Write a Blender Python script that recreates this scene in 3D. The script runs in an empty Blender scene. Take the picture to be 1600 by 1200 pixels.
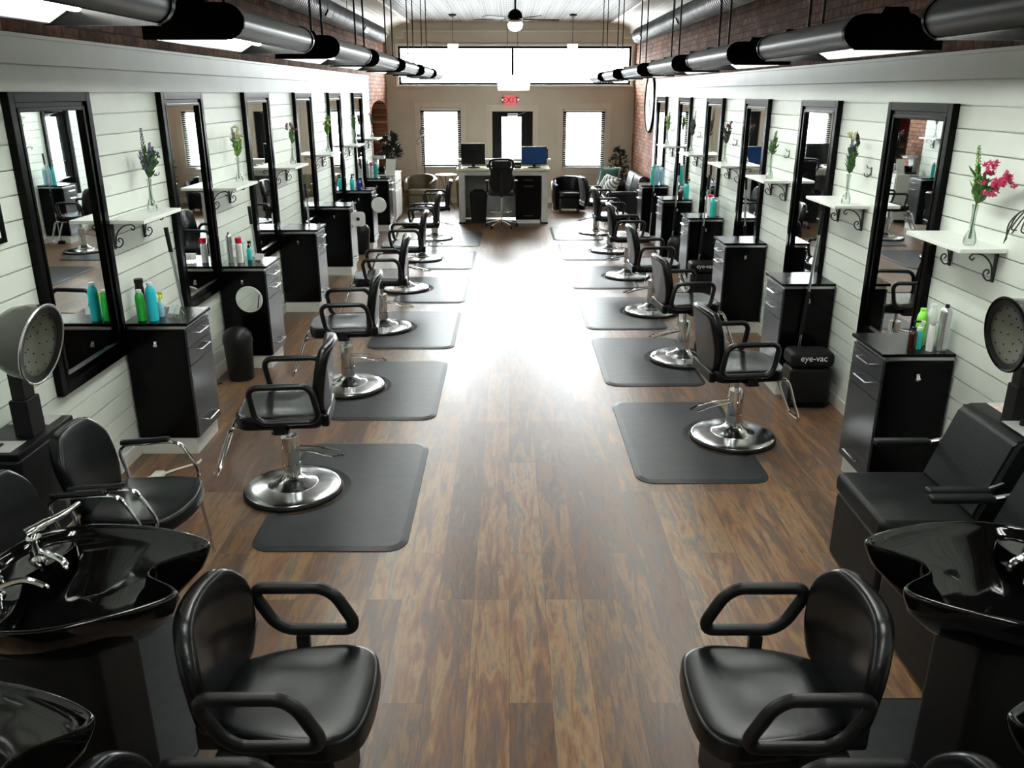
import bpy, bmesh, math, random
from mathutils import Vector, Matrix
R = math.radians
PI = math.pi
rnd = random.Random(7)
SC = bpy.context.scene
COL = SC.collection

# ------------------------------------------------------------------ materials
def new_mat(name):
    m = bpy.data.materials.new(name); m.use_nodes = True
    nt = m.node_tree; b = nt.nodes['Principled BSDF']
    return m, nt, b
def L(nt, a, b): nt.links.new(a, b)
def N(nt, t, **kw):
    n = nt.nodes.new(t)
    for k, v in kw.items():
        if k in n.inputs.keys(): n.inputs[k].default_value = v
        else: setattr(n, k, v)
    return n
def ramp(nt, stops):
    n = nt.nodes.new('ShaderNodeValToRGB'); e = n.color_ramp.elements
    while len(e) < len(stops): e.new(0.5)
    for i, (p, c) in enumerate(stops):
        e[i].position = p; e[i].color = (c[0], c[1], c[2], 1)
    return n
def mat(name, col, rough=.5, metal=0., noise=0., nscale=20., bump=0., coat=0., spec=None, emit=None, es=0., trans=0., ior=None):
    m, nt, b = new_mat(name)
    b.inputs['Base Color'].default_value = (*col, 1); b.inputs['Roughness'].default_value = rough
    b.inputs['Metallic'].default_value = metal
    if coat: b.inputs['Coat Weight'].default_value = coat; b.inputs['Coat Roughness'].default_value = .06
    if spec is not None: b.inputs['Specular IOR Level'].default_value = spec
    if trans: b.inputs['Transmission Weight'].default_value = trans
    if ior: b.inputs['IOR'].default_value = ior
    if emit: b.inputs['Emission Color'].default_value = (*emit, 1); b.inputs['Emission Strength'].default_value = es
    if noise or bump:
        tc = N(nt, 'ShaderNodeTexCoord'); nz = N(nt, 'ShaderNodeTexNoise', Scale=nscale, Detail=5.)
        L(nt, tc.outputs['Object'], nz.inputs['Vector'])
        if noise:
            r = ramp(nt, [(.3, [c*(1-noise) for c in col]), (.7, [min(1, c*(1+noise)) for c in col])])
            L(nt, nz.outputs['Fac'], r.inputs['Fac']); L(nt, r.outputs['Color'], b.inputs['Base Color'])
        if bump:
            bp = N(nt, 'ShaderNodeBump', Strength=bump, Distance=.01)
            L(nt, nz.outputs['Fac'], bp.inputs['Height']); L(nt, bp.outputs['Normal'], b.inputs['Normal'])
    return m

M = {}
M['leather'] = mat('black_leather', (.004, .0046, .0052), .27, spec=.24, noise=.2, nscale=60, bump=.03)
M['leather_soft'] = mat('black_vinyl', (.0055, .0062, .0066), .42, spec=.16, noise=.2, nscale=90, bump=.15)
M['plastic'] = mat('black_plastic', (.0045, .0045, .005), .36, spec=.25, noise=.15, nscale=80)
M['rubber'] = mat('black_rubber', (.004, .004, .004), .6, spec=.2)
M['matr'] = mat('charcoal_foam_mat', (.016, .0185, .021), .42, spec=.32, noise=.22, nscale=14, bump=.12)
M['ceramic'] = mat('glossy_black_ceramic', (.002, .002, .002), .06, coat=.15, spec=.3)
M['chrome'] = mat('chrome', (.78, .79, .80), .09, 1.)
M['chrome_soft'] = mat('polished_base_plate', (.80, .81, .82), .17, 1.)
M['steel'] = mat('brushed_steel', (.50, .51, .52), .26, 1., noise=.05, nscale=40)
M['silver'] = mat('satin_grey_metal_paint', (.026, .025, .024), .34, spec=.6, noise=.06, nscale=12)
M['galv'] = mat('galvanised_duct', (.34, .345, .35), .34, 1., noise=.25, nscale=5)
M['lam'] = mat('black_laminate', (.0015, .0015, .0018), .2, spec=.12, noise=.3, nscale=160)
M['lamfront'] = mat('graphite_laminate', (.018, .020, .023), .24, spec=.45)
M['blackpaint'] = mat('black_frame_paint', (.0009, .0009, .0009), .2, spec=.09)
M['iron'] = mat('wrought_iron', (.012, .011, .011), .5)
M['whitelam'] = mat('white_laminate', (.72, .73, .70), .35, noise=.03, nscale=8)
M['shelfw'] = mat('white_shelf_paint', (.82, .84, .80), .4, noise=.02)
M['whitepl'] = mat('white_plastic', (.8, .81, .8), .35)
M['ship'] = mat('white_shiplap_paint', (.69, .74, .675), .45, noise=.04, nscale=3, bump=.03)
M['greige'] = mat('greige_wall_paint', (.58, .52, .42), .55, noise=.05, nscale=2)
M['greigetrim'] = mat('greige_trim_paint', (.62, .56, .46), .45, noise=.04, nscale=3)
M['trimw'] = mat('white_trim_paint', (.74, .73, .68), .4, noise=.03)
M['cream'] = mat('cream_cornice_paint', (.60, .57, .48), .45, noise=.06, nscale=5)
M['darkwall'] = mat('rust_red_paint', (.16, .03, .012), .6, noise=.5, nscale=2)
M['wood_dark'] = mat('dark_fan_wood', (.035, .02, .012), .4, noise=.4, nscale=8)
M['doorblk'] = mat('black_door_paint', (.003, .003, .003), .35, spec=.15)
M['screen'] = mat('dark_monitor_screen', (.004, .004, .005), .12)
M['bluescreen'] = mat('blue_desktop_screen', (.004, .02, .06), .15, emit=(.01, .06, .2), es=.10, noise=.0)
M['exitred'] = mat('red_exit_sign', (.22, .0, .005), .4)
M['exitface'] = mat('exit_sign_housing', (.62, .13, .14), .4, emit=(1, .12, .14), es=.22)
M['tube'] = mat('fluorescent_tube', (1, 1, 1), .4, emit=(.97, 1., .94), es=31)
M['reflector'] = mat('white_enamel_reflector', (.88, .88, .87), .3)
M['globe'] = mat('opal_lamp_globe', (1, .95, .9), .3, emit=(1, .86, .68), es=7)
M['shade'] = mat('white_pendant_shade', (.9, .9, .88), .5, emit=(1, .97, .92), es=2.0)
M['green'] = mat('green_bottle', (.02, .42, .05), .3); M['lime'] = mat('lime_bottle', (.25, .75, .08), .3)
M['cyan'] = mat('cyan_bottle', (.02, .52, .62), .28); M['teal'] = mat('teal_bottle', (.03, .48, .45), .28)
M['blue'] = mat('blue_bottle', (.01, .02, .3), .2); M['amber'] = mat('dark_amber_bottle', (.03, .006, .004), .12)
M['red'] = mat('red_cap', (.6, .01, .03), .35); M['whiteb'] = mat('white_bottle', (.8, .82, .8), .3)
M['can'] = mat('silver_spray_can', (.62, .64, .64), .25, .8); M['yellow'] = mat('yellow_cap', (.75, .7, .05), .4)
M['paleblue'] = mat('pale_blue_bottle', (.3, .55, .68), .2)
M['leaf'] = mat('leaf_green', (.04, .12, .02), .5, noise=.5, nscale=30); M['leafy'] = mat('light_leaf_green', (.16, .32, .05), .5, noise=.4, nscale=30)
M['darkleaf'] = mat('dark_leaf', (.02, .028, .016), .5, noise=.4, nscale=30)
M['purple'] = mat('lavender_blossom', (.07, .05, .12), .6, noise=.4, nscale=60); M['violet'] = mat('violet_blossom', (.09, .05, .22), .6, noise=.4, nscale=60)
M['pink'] = mat('pink_blossom', (.62, .06, .17), .5, noise=.3, nscale=60); M['cream_fl'] = mat('cream_blossom', (.75, .75, .5), .5, noise=.15, nscale=60)
M['mauve'] = mat('mauve_blossom', (.25, .08, .12), .5, noise=.3, nscale=60)
M['olive'] = mat('brown_leather', (.115, .095, .045), .36, noise=.2, nscale=6, bump=.08)
M['tealfab'] = mat('teal_cushion_fabric', (.04, .12, .10), .8, noise=.15, nscale=90, bump=.2)
M['paper'] = mat('paper', (.8, .8, .78), .6); M['paperpink'] = mat('printed_pink_magazine', (.75, .6, .58), .4, noise=.2, nscale=25)
M['hoodgrey'] = mat('smoky_hood_plastic', (.05, .052, .045), .14, noise=.1, nscale=6); M['hoodin'] = mat('hood_liner', (.085, .09, .068), .3, noise=.1, nscale=8)
M['panel'] = mat('grey_control_panel', (.30, .31, .30), .4); M['cord_w'] = mat('white_cord', (.7, .7, .62), .5)
M['clockface'] = mat('white_clock_face', (.7, .72, .68), .4, noise=.05); M['deskw'] = mat('whitewashed_desk_boards', (.50, .51, .49), .5, noise=.12, nscale=9)
M['desktop'] = mat('cream_desk_top', (.72, .68, .52), .3, noise=.05); M['cardboard'] = mat('pale_wood', (.45, .36, .2), .5)
M['stripe'] = None

def m_stripe():
    m, nt, b = new_mat('striped_cushion_fabric'); tc = N(nt, 'ShaderNodeTexCoord')
    w = N(nt, 'ShaderNodeTexWave', Scale=7.); w.bands_direction = 'DIAGONAL'
    r = ramp(nt, [(.45, (.55, .55, .5)), (.6, (.09, .10, .09))])
    L(nt, tc.outputs['Object'], w.inputs['Vector']); L(nt, w.outputs['Fac'], r.inputs['Fac']); L(nt, r.outputs['Color'], b.inputs['Base Color'])
    b.inputs['Roughness'].default_value = .8; return m
M['stripe'] = m_stripe()

def m_floor():
    m, nt, b = new_mat('vinyl_plank_floor')
    tc = N(nt, 'ShaderNodeTexCoord'); mp = N(nt, 'ShaderNodeMapping'); mp.inputs['Rotation'].default_value = (0, 0, R(90))
    L(nt, tc.outputs['Object'], mp.inputs['Vector'])
    bt = N(nt, 'ShaderNodeTexBrick', Scale=1., **{'Mortar Size': .0012, 'Brick Width': 1.22, 'Row Height': .183, 'Bias': 0.0})
    bt.offset = .37; bt.offset_frequency = 3
    bt.inputs['Color1'].default_value = (0, 0, 0, 1); bt.inputs['Color2'].default_value = (1, 1, 1, 1); bt.inputs['Mortar'].default_value = (.5, .5, .5, 1)
    L(nt, mp.outputs['Vector'], bt.inputs['Vector'])
    # grain coords shifted per plank
    sc = N(nt, 'ShaderNodeVectorMath', operation='MULTIPLY'); sc.inputs[1].default_value = (1.5, 10, 1)
    L(nt, mp.outputs['Vector'], sc.inputs[0])
    ad = N(nt, 'ShaderNodeVectorMath', operation='ADD'); cm = N(nt, 'ShaderNodeVectorMath', operation='SCALE'); cm.inputs['Scale'].default_value = 37.
    L(nt, bt.outputs['Color'], cm.inputs[0]); L(nt, sc.outputs[0], ad.inputs[0]); L(nt, cm.outputs[0], ad.inputs[1])
    n1 = N(nt, 'ShaderNodeTexNoise', Scale=1.3, Detail=8., Roughness=.62, Distortion=.5); L(nt, ad.outputs[0], n1.inputs['Vector'])
    n2 = N(nt, 'ShaderNodeTexNoise', Scale=6., Detail=7., Roughness=.7); L(nt, ad.outputs[0], n2.inputs['Vector'])
    n3 = N(nt, 'ShaderNodeTexNoise', Scale=1.1, Detail=3.); L(nt, tc.outputs['Object'], n3.inputs['Vector'])
    base = ramp(nt, [(0., (.030, .018, .012)), (.16, (.110, .048, .022)), (.30, (.060, .040, .032)), (.44, (.165, .082, .034)), (.56, (.075, .050, .040)), (.68, (.150, .070, .034)), (.8, (.215, .128, .062)), (.9, (.100, .076, .064)), (1., (.19, .12, .07))])
    mx = N(nt, 'ShaderNodeMath', operation='MULTIPLY_ADD'); mx.inputs[1].default_value = .64
    L(nt, bt.outputs['Color'], mx.inputs[0]);
    m3 = N(nt, 'ShaderNodeMath', operation='MULTIPLY_ADD'); m3.inputs[1].default_value = 1.3; m3.inputs[2].default_value = -.46
    L(nt, n1.outputs['Fac'], m3.inputs[0]); L(nt, m3.outputs[0], mx.inputs[2]); L(nt, mx.outputs[0], base.inputs['Fac'])
    gr = ramp(nt, [(.3, (.35, .32, .30)), (.48, (.92, .92, .92)), (.72, (1.3, 1.25, 1.15))]); L(nt, n2.outputs['Fac'], gr.inputs['Fac'])
    mm = N(nt, 'ShaderNodeMix', data_type='RGBA', blend_type='MULTIPLY'); mm.inputs[0].default_value = .6
    L(nt, base.outputs['Color'], mm.inputs[6]); L(nt, gr.outputs['Color'], mm.inputs[7])
    mo = N(nt, 'ShaderNodeMix', data_type='RGBA', blend_type='MIX'); mo.inputs[7].default_value = (.05, .035, .025, 1)
    L(nt, bt.outputs['Fac'], mo.inputs[0]); L(nt, mm.outputs[2], mo.inputs[6])
    L(nt, mo.outputs[2], b.inputs['Base Color'])
    rr = N(nt, 'ShaderNodeMapRange'); rr.inputs['To Min'].default_value = .30; rr.inputs['To Max'].default_value = .42
    L(nt, n2.outputs['Fac'], rr.inputs['Value']); L(nt, rr.outputs[0], b.inputs['Roughness'])
    bp = N(nt, 'ShaderNodeBump', Strength=.18, Distance=.002); L(nt, n2.outputs['Fac'], bp.inputs['Height']); L(nt, bp.outputs['Normal'], b.inputs['Normal'])
    return m
M['floor'] = m_floor()

def m_brick():
    m, nt, b = new_mat('old_red_brick')
    tc = N(nt, 'ShaderNodeTexCoord'); sp = N(nt, 'ShaderNodeSeparateXYZ'); cb = N(nt, 'ShaderNodeCombineXYZ')
    L(nt, tc.outputs['Object'], sp.inputs[0]); L(nt, sp.outputs['Y'], cb.inputs['X']); L(nt, sp.outputs['Z'], cb.inputs['Y'])
    wz = N(nt, 'ShaderNodeTexNoise', Scale=9., Detail=4.); L(nt, cb.outputs[0], wz.inputs['Vector'])
    ws = N(nt, 'ShaderNodeVectorMath', operation='SCALE'); ws.inputs['Scale'].default_value = .018; L(nt, wz.outputs['Color'], ws.inputs[0])
    wa = N(nt, 'ShaderNodeVectorMath', operation='ADD'); L(nt, cb.outputs[0], wa.inputs[0]); L(nt, ws.outputs[0], wa.inputs[1])
    bt = N(nt, 'ShaderNodeTexBrick', Scale=1., **{'Mortar Size': .007, 'Brick Width': .215, 'Row Height': .075, 'Mortar Smooth': .3})
    bt.inputs['Color1'].default_value = (.27, .105, .058, 1); bt.inputs['Color2'].default_value = (.50, .235, .135, 1); bt.inputs['Mortar'].default_value = (.10, .075, .06, 1)
    L(nt, wa.outputs[0], bt.inputs['Vector'])
    n = N(nt, 'ShaderNodeTexNoise', Scale=14., Detail=8., Roughness=.7); L(nt, cb.outputs[0], n.inputs['Vector'])
    n2 = N(nt, 'ShaderNodeTexNoise', Scale=1.7, Detail=4.); L(nt, cb.outputs[0], n2.inputs['Vector'])
    r = ramp(nt, [(.3, (.35, .33, .32)), (.55, (1, 1, 1)), (.75, (1.5, 1.45, 1.4))]); L(nt, n.outputs['Fac'], r.inputs['Fac'])
    r2 = ramp(nt, [(.35, (.6, .55, .52)), (.65, (1.15, 1.1, 1.1))]); L(nt, n2.outputs['Fac'], r2.inputs['Fac'])
    a = N(nt, 'ShaderNodeMix', data_type='RGBA', blend_type='MULTIPLY'); a.inputs[0].default_value = 1
    L(nt, bt.outputs['Color'], a.inputs[6]); L(nt, r.outputs['Color'], a.inputs[7])
    c = N(nt, 'ShaderNodeMix', data_type='RGBA', blend_type='MULTIPLY'); c.inputs[0].default_value = 1
    L(nt, a.outputs[2], c.inputs[6]); L(nt, r2.outputs['Color'], c.inputs[7]); L(nt, c.outputs[2], b.inputs['Base Color'])
    b.inputs['Roughness'].default_value = .8; b.inputs['Specular IOR Level'].default_value = .25
    iv = N(nt, 'ShaderNodeMath', operation='MULTIPLY_ADD'); iv.inputs[1].default_value = -1.; L(nt, bt.outputs['Fac'], iv.inputs[0]); L(nt, n.outputs['Fac'], iv.inputs[2])
    bp = N(nt, 'ShaderNodeBump', Strength=.8, Distance=.012); L(nt, iv.outputs[0], bp.inputs['Height']); L(nt, bp.outputs['Normal'], b.inputs['Normal'])
    return m
M['brick'] = m_brick()

def m_tin():
    m, nt, b = new_mat('pressed_tin_ceiling')
    tc = N(nt, 'ShaderNodeTexCoord'); sp = N(nt, 'ShaderNodeSeparateXYZ'); L(nt, tc.outputs['Object'], sp.inputs[0])
    def tri(src, s):
        a = N(nt, 'ShaderNodeMath', operation='PINGPONG'); a.inputs[1].default_value = s; L(nt, src, a.inputs[0])
        d = N(nt, 'ShaderNodeMath', operation='DIVIDE'); d.inputs[1].default_value = s; L(nt, a.outputs[0], d.inputs[0]); return d.outputs[0]
    x = tri(sp.outputs['X'], .15); y = tri(sp.outputs['Y'], .15)
    mxx = N(nt, 'ShaderNodeMath', operation='MAXIMUM'); L(nt, x, mxx.inputs[0]); L(nt, y, mxx.inputs[1])
    pr_ = N(nt, 'ShaderNodeMath', operation='MULTIPLY'); L(nt, x, pr_.inputs[0]); L(nt, y, pr_.inputs[1])
    s1 = N(nt, 'ShaderNodeMath', operation='MULTIPLY'); s1.inputs[1].default_value = 19.; L(nt, mxx.outputs[0], s1.inputs[0])
    s2 = N(nt, 'ShaderNodeMath', operation='SINE'); L(nt, s1.outputs[0], s2.inputs[0])
    s3 = N(nt, 'ShaderNodeMath', operation='MULTIPLY'); s3.inputs[1].default_value = 23.; L(nt, pr_.outputs[0], s3.inputs[0])
    s4 = N(nt, 'ShaderNodeMath', operation='SINE'); L(nt, s3.outputs[0], s4.inputs[0])
    ad = N(nt, 'ShaderNodeMath', operation='ADD'); L(nt, s2.outputs[0], ad.inputs[0]); L(nt, s4.outputs[0], ad.inputs[1])
    r = ramp(nt, [(.22, (.02, .02, .02)), (.45, (.45, .44, .40)), (.7, (.78, .77, .72))]); mr = N(nt, 'ShaderNodeMapRange'); mr.inputs['From Min'].default_value = -2; mr.inputs['From Max'].default_value = 2
    L(nt, ad.outputs[0], mr.inputs['Value']); L(nt, mr.outputs[0], r.inputs['Fac'])
    L(nt, r.outputs['Color'], b.inputs['Base Color']); b.inputs['Roughness'].default_value = .3
    bp = N(nt, 'ShaderNodeBump', Strength=1., Distance=.035); L(nt, ad.outputs[0], bp.inputs['Height']); L(nt, bp.outputs['Normal'], b.inputs['Normal'])
    return m
M['tin'] = m_tin()

def m_glass(name, tint=(1, 1, 1), refl=.08):
    m = bpy.data.materials.new(name); m.use_nodes = True; nt = m.node_tree; nt.nodes.clear()
    o = nt.nodes.new('ShaderNodeOutputMaterial'); t = nt.nodes.new('ShaderNodeBsdfTransparent'); g = nt.nodes.new('ShaderNodeBsdfGlossy')
    t.inputs['Color'].default_value = (*tint, 1); g.inputs['Roughness'].default_value = .03
    lw = nt.nodes.new('ShaderNodeLayerWeight'); lw.inputs['Blend'].default_value = .25
    ma = nt.nodes.new('ShaderNodeMath'); ma.operation = 'MULTIPLY_ADD'; ma.inputs[1].default_value = .7; ma.inputs[2].default_value = refl; ma.use_clamp = True
    L(nt, lw.outputs['Fresnel'], ma.inputs[0])
    mx = nt.nodes.new('ShaderNodeMixShader'); L(nt, ma.outputs[0], mx.inputs[0]); L(nt, t.outputs[0], mx.inputs[1]); L(nt, g.outputs[0], mx.inputs[2]); L(nt, mx.outputs[0], o.inputs[0])
    return m
M['pane'] = m_glass('window_glass', (.95, .97, .96), .0)
M['vase'] = m_glass('clear_vase_glass', (.93, .96, .94), .05)
M['mirror'] = mat('mirror_glass', (.86, .90, .88), .012, 1.)

# ------------------------------------------------------------------ mesh builder
def spline(pts, n=8, closed=False):
    P = [Vector(p) for p in pts]; out = []; k = len(P)
    segs = k if closed else k-1
    for i in range(segs):
        if closed: a, b, c, d = P[(i-1) % k], P[i], P[(i+1) % k], P[(i+2) % k]
        else: a, b, c, d = P[max(i-1, 0)], P[i], P[i+1], P[min(i+2, k-1)]
        for j in range(n):
            t = j/n
            out.append(.5*((2*b)+(c-a)*t+(2*a-5*b+4*c-d)*t*t+(3*b-a-3*c+d)*t**3))
    if not closed: out.append(P[-1].copy())
    return out
def rrect(w, h, r, n=6):
    out = []
    for cx, cy, a0 in ((w/2-r, h/2-r, 0), (-w/2+r, h/2-r, 90), (-w/2+r, -h/2+r, 180), (w/2-r, -h/2+r, 270)):
        for i in range(n+1):
            a = R(a0+90*i/n); out.append((cx+r*math.cos(a), cy+r*math.sin(a)))
    return out
class MB:
    def __init__(s): s.bm = bmesh.new()
    def box(s, x0, x1, y0, y1, z0, z1, bev=0., seg=2, mtx=None):
        r = bmesh.ops.create_cube(s.bm, size=1.)
        vs = r['verts']
        for v in vs: v.co = Vector((x0+(v.co.x+.5)*(x1-x0), y0+(v.co.y+.5)*(y1-y0), z0+(v.co.z+.5)*(z1-z0)))
        if bev:
            es = list({e for v in vs for e in v.link_edges})
            q = bmesh.ops.bevel(s.bm, geom=es, offset=bev, segments=seg, affect='EDGES', profile=.5)
            vs = list({v for f in q['faces'] for v in f.verts} | {v for v in vs if v.is_valid})
        if mtx is not None:
            for v in vs: v.co = mtx @ v.co
        return s
    def tube(s, pts, r=.01, n=10, closed=False, rb=None, cap=True):
        """sweep a (possibly elliptic) section along pts; r may be a list"""
        P = [Vector(p) for p in pts]; k = len(P); rings = []
        T = []
        for i in range(k):
            if closed: t = P[(i+1) % k]-P[(i-1) % k]
            else: t = P[min(i+1, k-1)]-P[max(i-1, 0)]
            T.append(t.normalized() if t.length > 1e-9 else Vector((0, 0, 1)))
        ref = Vector((0, 0, 1)) if abs(T[0].z) < .9 else Vector((1, 0, 0))
        u = T[0].cross(ref).normalized()
        for i in range(k):
            u = (u - T[i]*u.dot(T[i])).normalized(); w = T[i].cross(u)
            ra = r[i] if isinstance(r, (list, tuple)) else r; rbb = ra if rb is None else rb
            rings.append([s.bm.verts.new(P[i]+u*(ra*math.cos(2*PI*j/n))+w*(rbb*math.sin(2*PI*j/n))) for j in range(n)])
        for i in range(k if closed else k-1):
            a, b = rings[i], rings[(i+1) % k]; off = 0
            if closed and i == k-1:
                off = min(range(n), key=lambda o: (a[0].co-b[o].co).length)
            for j in range(n):
                s.bm.faces.new((a[j], a[(j+1) % n], b[(j+1+off) % n], b[(j+off) % n]))
        if not closed and cap:
            s.bm.faces.new(list(reversed(rings[0]))); s.bm.faces.new(rings[-1])
        return s
    def cyl(s, p0, p1, r0, r1=None, n=20): return s.tube([p0, p1], [r0, r0 if r1 is None else r1], n)
    def lathe(s, prof, c=(0, 0, 0), n=32, axis=None):
        """prof: list of (radius, height); axis rotation matrix optional"""
        c = Vector(c); rings = []
        for r, z in prof:
            if r < 1e-6: rings.append([s.bm.verts.new(tuple(c+((axis @ Vector((0, 0, z))) if axis else Vector((0, 0, z)))))]); continue
            ring = []
            for j in range(n):
                v = Vector((r*math.cos(2*PI*j/n), r*math.sin(2*PI*j/n), z))
                if axis: v = axis @ v
                ring.append(s.bm.verts.new(c+v))
            rings.append(ring)
        for a, b in zip(rings, rings[1:]):
            for j in range(n):
                q = []
                for v in (a[j % len(a)], a[(j+1) % len(a)], b[(j+1) % len(b)], b[j % len(b)]):
                    if v not in q: q.append(v)
                if len(q) > 2: s.bm.faces.new(q)
        loop = tuple(prof[0]) == tuple(prof[-1])
        for ring, rev in ((rings[0], True), (rings[-1], False)):
            if len(ring) > 2 and not loop: s.bm.faces.new(list(reversed(ring)) if rev else ring)
        return s
    def rings(s, rs, cap0=True, cap1=True):
        V = [[s.bm.verts.new(p) for p in ring] for ring in rs]
        for a, b in zip(V, V[1:]):
            n = len(a)
            for j in range(n): s.bm.faces.new((a[j], a[(j+1) % n], b[(j+1) % n], b[j]))
        if cap0: s.bm.faces.new(list(reversed(V[0])))
        if cap1: s.bm.faces.new(V[-1])
        return s
    def slab(s, outline, z0, z1, r=.01, dome=0., f=None, sag=0.):
        """cushion-like slab: outline (x,y) list, rounded edges of radius r, domed top; f maps (x,y,z)->xyz"""
        cx = sum(p[0] for p in outline)/len(outline); cy = sum(p[1] for p in outline)/len(outline)
        ext = max(math.hypot(p[0]-cx, p[1]-cy) for p in outline)
        rs = []
        def ring(k, z): rs.append([(cx+(x-cx)*k, cy+(y-cy)*k, z) for x, y in outline])
        ring(1-r*1.0/ext, z0)
        for i in range(1, 4):
            a = R(30*i); ring(1-r*(1-math.sin(a))/ext, z0+r*(1-math.cos(a)))
        for i in range(1, 4):
            a = R(30*i); ring(1-r*(1-math.cos(a))/ext, z1-r+r*math.sin(a))
        for k in (.85, .65, .42, .2):
            ring(k*(1-r/ext), z1+dome*(1-k*k)-sag*(1-k*k)**2)
        if f: rs = [[f(*p) for p in ring_] for ring_ in rs]
        s.rings(rs); return s
    def prism(s, poly, a, b, axis='Y'):
        """poly in the plane normal to axis, extruded a..b"""
        def P(p, t):
            return {'Y': (p[0], t, p[1]), 'X': (t, p[0], p[1]), 'Z': (p[0], p[1], t)}[axis]
        A = [s.bm.verts.new(P(p, a)) for p in poly]; B = [s.bm.verts.new(P(p, b)) for p in poly]
        n = len(poly)
        for j in range(n): s.bm.faces.new((A[j], A[(j+1) % n], B[(j+1) % n], B[j]))
        s.bm.faces.new(list(reversed(A))); s.bm.faces.new(B); return s
    def quad(s, *p): s.bm.faces.new([s.bm.verts.new(q) for q in p]); return s
    def xf(s, m):
        for v in s.bm.verts: v.co = m @ v.co
        return s
    def obj(s, name, m, parent=None, smooth=True, ang=38, label=None):
        bmesh.ops.recalc_face_normals(s.bm, faces=s.bm.faces)
        if smooth:
            c = math.cos(R(ang))
            for f in s.bm.faces: f.smooth = True
            for e in s.bm.edges:
                if len(e.link_faces) == 2 and e.link_faces[0].normal.dot(e.link_faces[1].normal) < c: e.smooth = False
        me = bpy.data.meshes.new(name); s.bm.to_mesh(me); s.bm.free()
        me.materials.append(M[m] if isinstance(m, str) else m)
        o = bpy.data.objects.new(name, me); COL.objects.link(o)
        if parent is not None: o.parent = parent
        if label: o['label'] = label
        if smooth:
            wn = o.modifiers.new('weighted_normals', 'WEIGHTED_NORMAL'); wn.keep_sharp = True; wn.weight = 80
        return o

def tag(o, label, cat, group=None):
    o['label'] = label; o['category'] = cat
    if group: o['group'] = group
    return o
def thing(name, label, cat, loc=(0, 0, 0), rz=0., group=None):
    o = bpy.data.objects.new(name, None); COL.objects.link(o); o.empty_display_size = .1
    o.location = loc; o.rotation_euler = (0, 0, rz)
    return tag(o, label, cat, group)
def struct(name, b, m, smooth=False):
    o = b.obj(name, m, smooth=smooth); o['kind'] = 'structure'; return o
def dup(root, loc, rz=None, label=None, group=None, skip=()):
    r = root.copy(); COL.objects.link(r); r.location = loc
    if rz is not None: r.rotation_euler = (0, 0, rz)
    if label: r['label'] = label
    if group: r['group'] = group
    for ch in list(root.children):
        if ch.name.split('.')[0] in skip: continue
        c = ch.copy(); COL.objects.link(c); c.parent = r
        for g in list(ch.children):
            d = g.copy(); COL.objects.link(d); d.parent = c
    return r
ORD = ['first', 'second', 'third', 'fourth', 'fifth', 'sixth', 'seventh', 'eighth', 'ninth']
def text_part(name, body, size, m, parent, loc, rot, ext=.001, label=None, align='CENTER'):
    cu = bpy.data.curves.new(name, 'FONT'); cu.body = body; cu.size = size; cu.extrude = ext; cu.align_x = align; cu.align_y = 'CENTER'
    cu.materials.append(M[m]); o = bpy.data.objects.new(name, cu); COL.objects.link(o); o.parent = parent
    me = bpy.data.meshes.new_from_object(o); bpy.data.objects.remove(o); o = bpy.data.objects.new(name, me); COL.objects.link(o); o.parent = parent
    o.location = loc; o.rotation_euler = rot
    return o
# ------------------------------------------------------------------ the setting
XL, XR = -2.65, 2.70            # faces of the two shiplap walls
BL, BR = -2.76, 2.84            # faces of the brick walls behind them
YB, YF, ZC = -3.0, 19.93, 3.92  # rear wall, front wall, ceiling
TL, TR = 2.735, 2.665           # tops of the shiplap walls
struct('floor', MB().box(BL-.3, BR+.3, YB, YF+.2, -.06, 0), 'floor')
struct('ceiling', MB().box(-2.2, 2.3, YB, YF, ZC, ZC+.05), 'tin')

def shiplap(name, x, sgn, z0, top, y1):
    """board wall: profile with V grooves, extruded along Y; sgn = +1 when the face looks to +X"""
    zs = []; z = z0
    while z > .05: zs.append(z); z -= .1295
    zs = [z0+.145] + zs
    prof = [(x, top)]
    for z in zs:
        prof += [(x, z+.004), (x-sgn*.02, z+.004), (x-sgn*.02, z-.004), (x, z-.004)]
    prof += [(x, 0), (x-sgn*.10, 0), (x-sgn*.10, top)]
    b = MB(); b.prism([(p[0], p[1]) for p in prof], YB, y1, 'Y')
    b.box(min(x+sgn*.012, x-sgn*.11), max(x+sgn*.012, x-sgn*.11), YB, y1+.01, top, top+.02)
    return struct(name, b, 'ship')
shiplap('wall_left_shiplap', XL, 1, 2.45, TL, 16.7)
shiplap('wall_right_shiplap', XR, -1, 2.378, TR, 16.2)
# brick walls; the left one is pierced by an arched opening
arch = [(17.62, 0), (17.62, 2.10)] + [(18.68-1.06*math.cos(R(a)), 2.10+.20*math.sin(R(a))) for a in range(15, 180, 15)] + [(19.74, 2.10), (19.74, 0)]
b = MB(); b.prism([(YB, 0)]+arch+[(YF, 0), (YF, ZC), (YB, ZC)], BL-.3, BL, 'X'); struct('wall_left', b, 'brick')
b = MB(); b.box(BR, BR+.3, YB, YF, 0, ZC); struct('wall_right', b, 'brick')
b = MB(); b.box(BL-.9, BL-.88, 17.3, 20.1, 0, 2.5); b.box(BL-.9, BL-.3, 17.3, 17.33, 0, 2.5); b.box(BL-.9, BL-.3, 20.07, 20.1, 0, 2.5); b.box(BL-.9, BL-.3, 17.3, 20.1, 2.5, 2.53); b.box(BL-.9, BL-.3, 17.3, 20.1, -.02, 0.0)
struct('wall_left_alcove', b, 'darkwall')
b = MB(); b.box(BL-.3, BR+.3, YB-.1, YB, 0, ZC); struct('wall_rear', b, 'greige')

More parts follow.
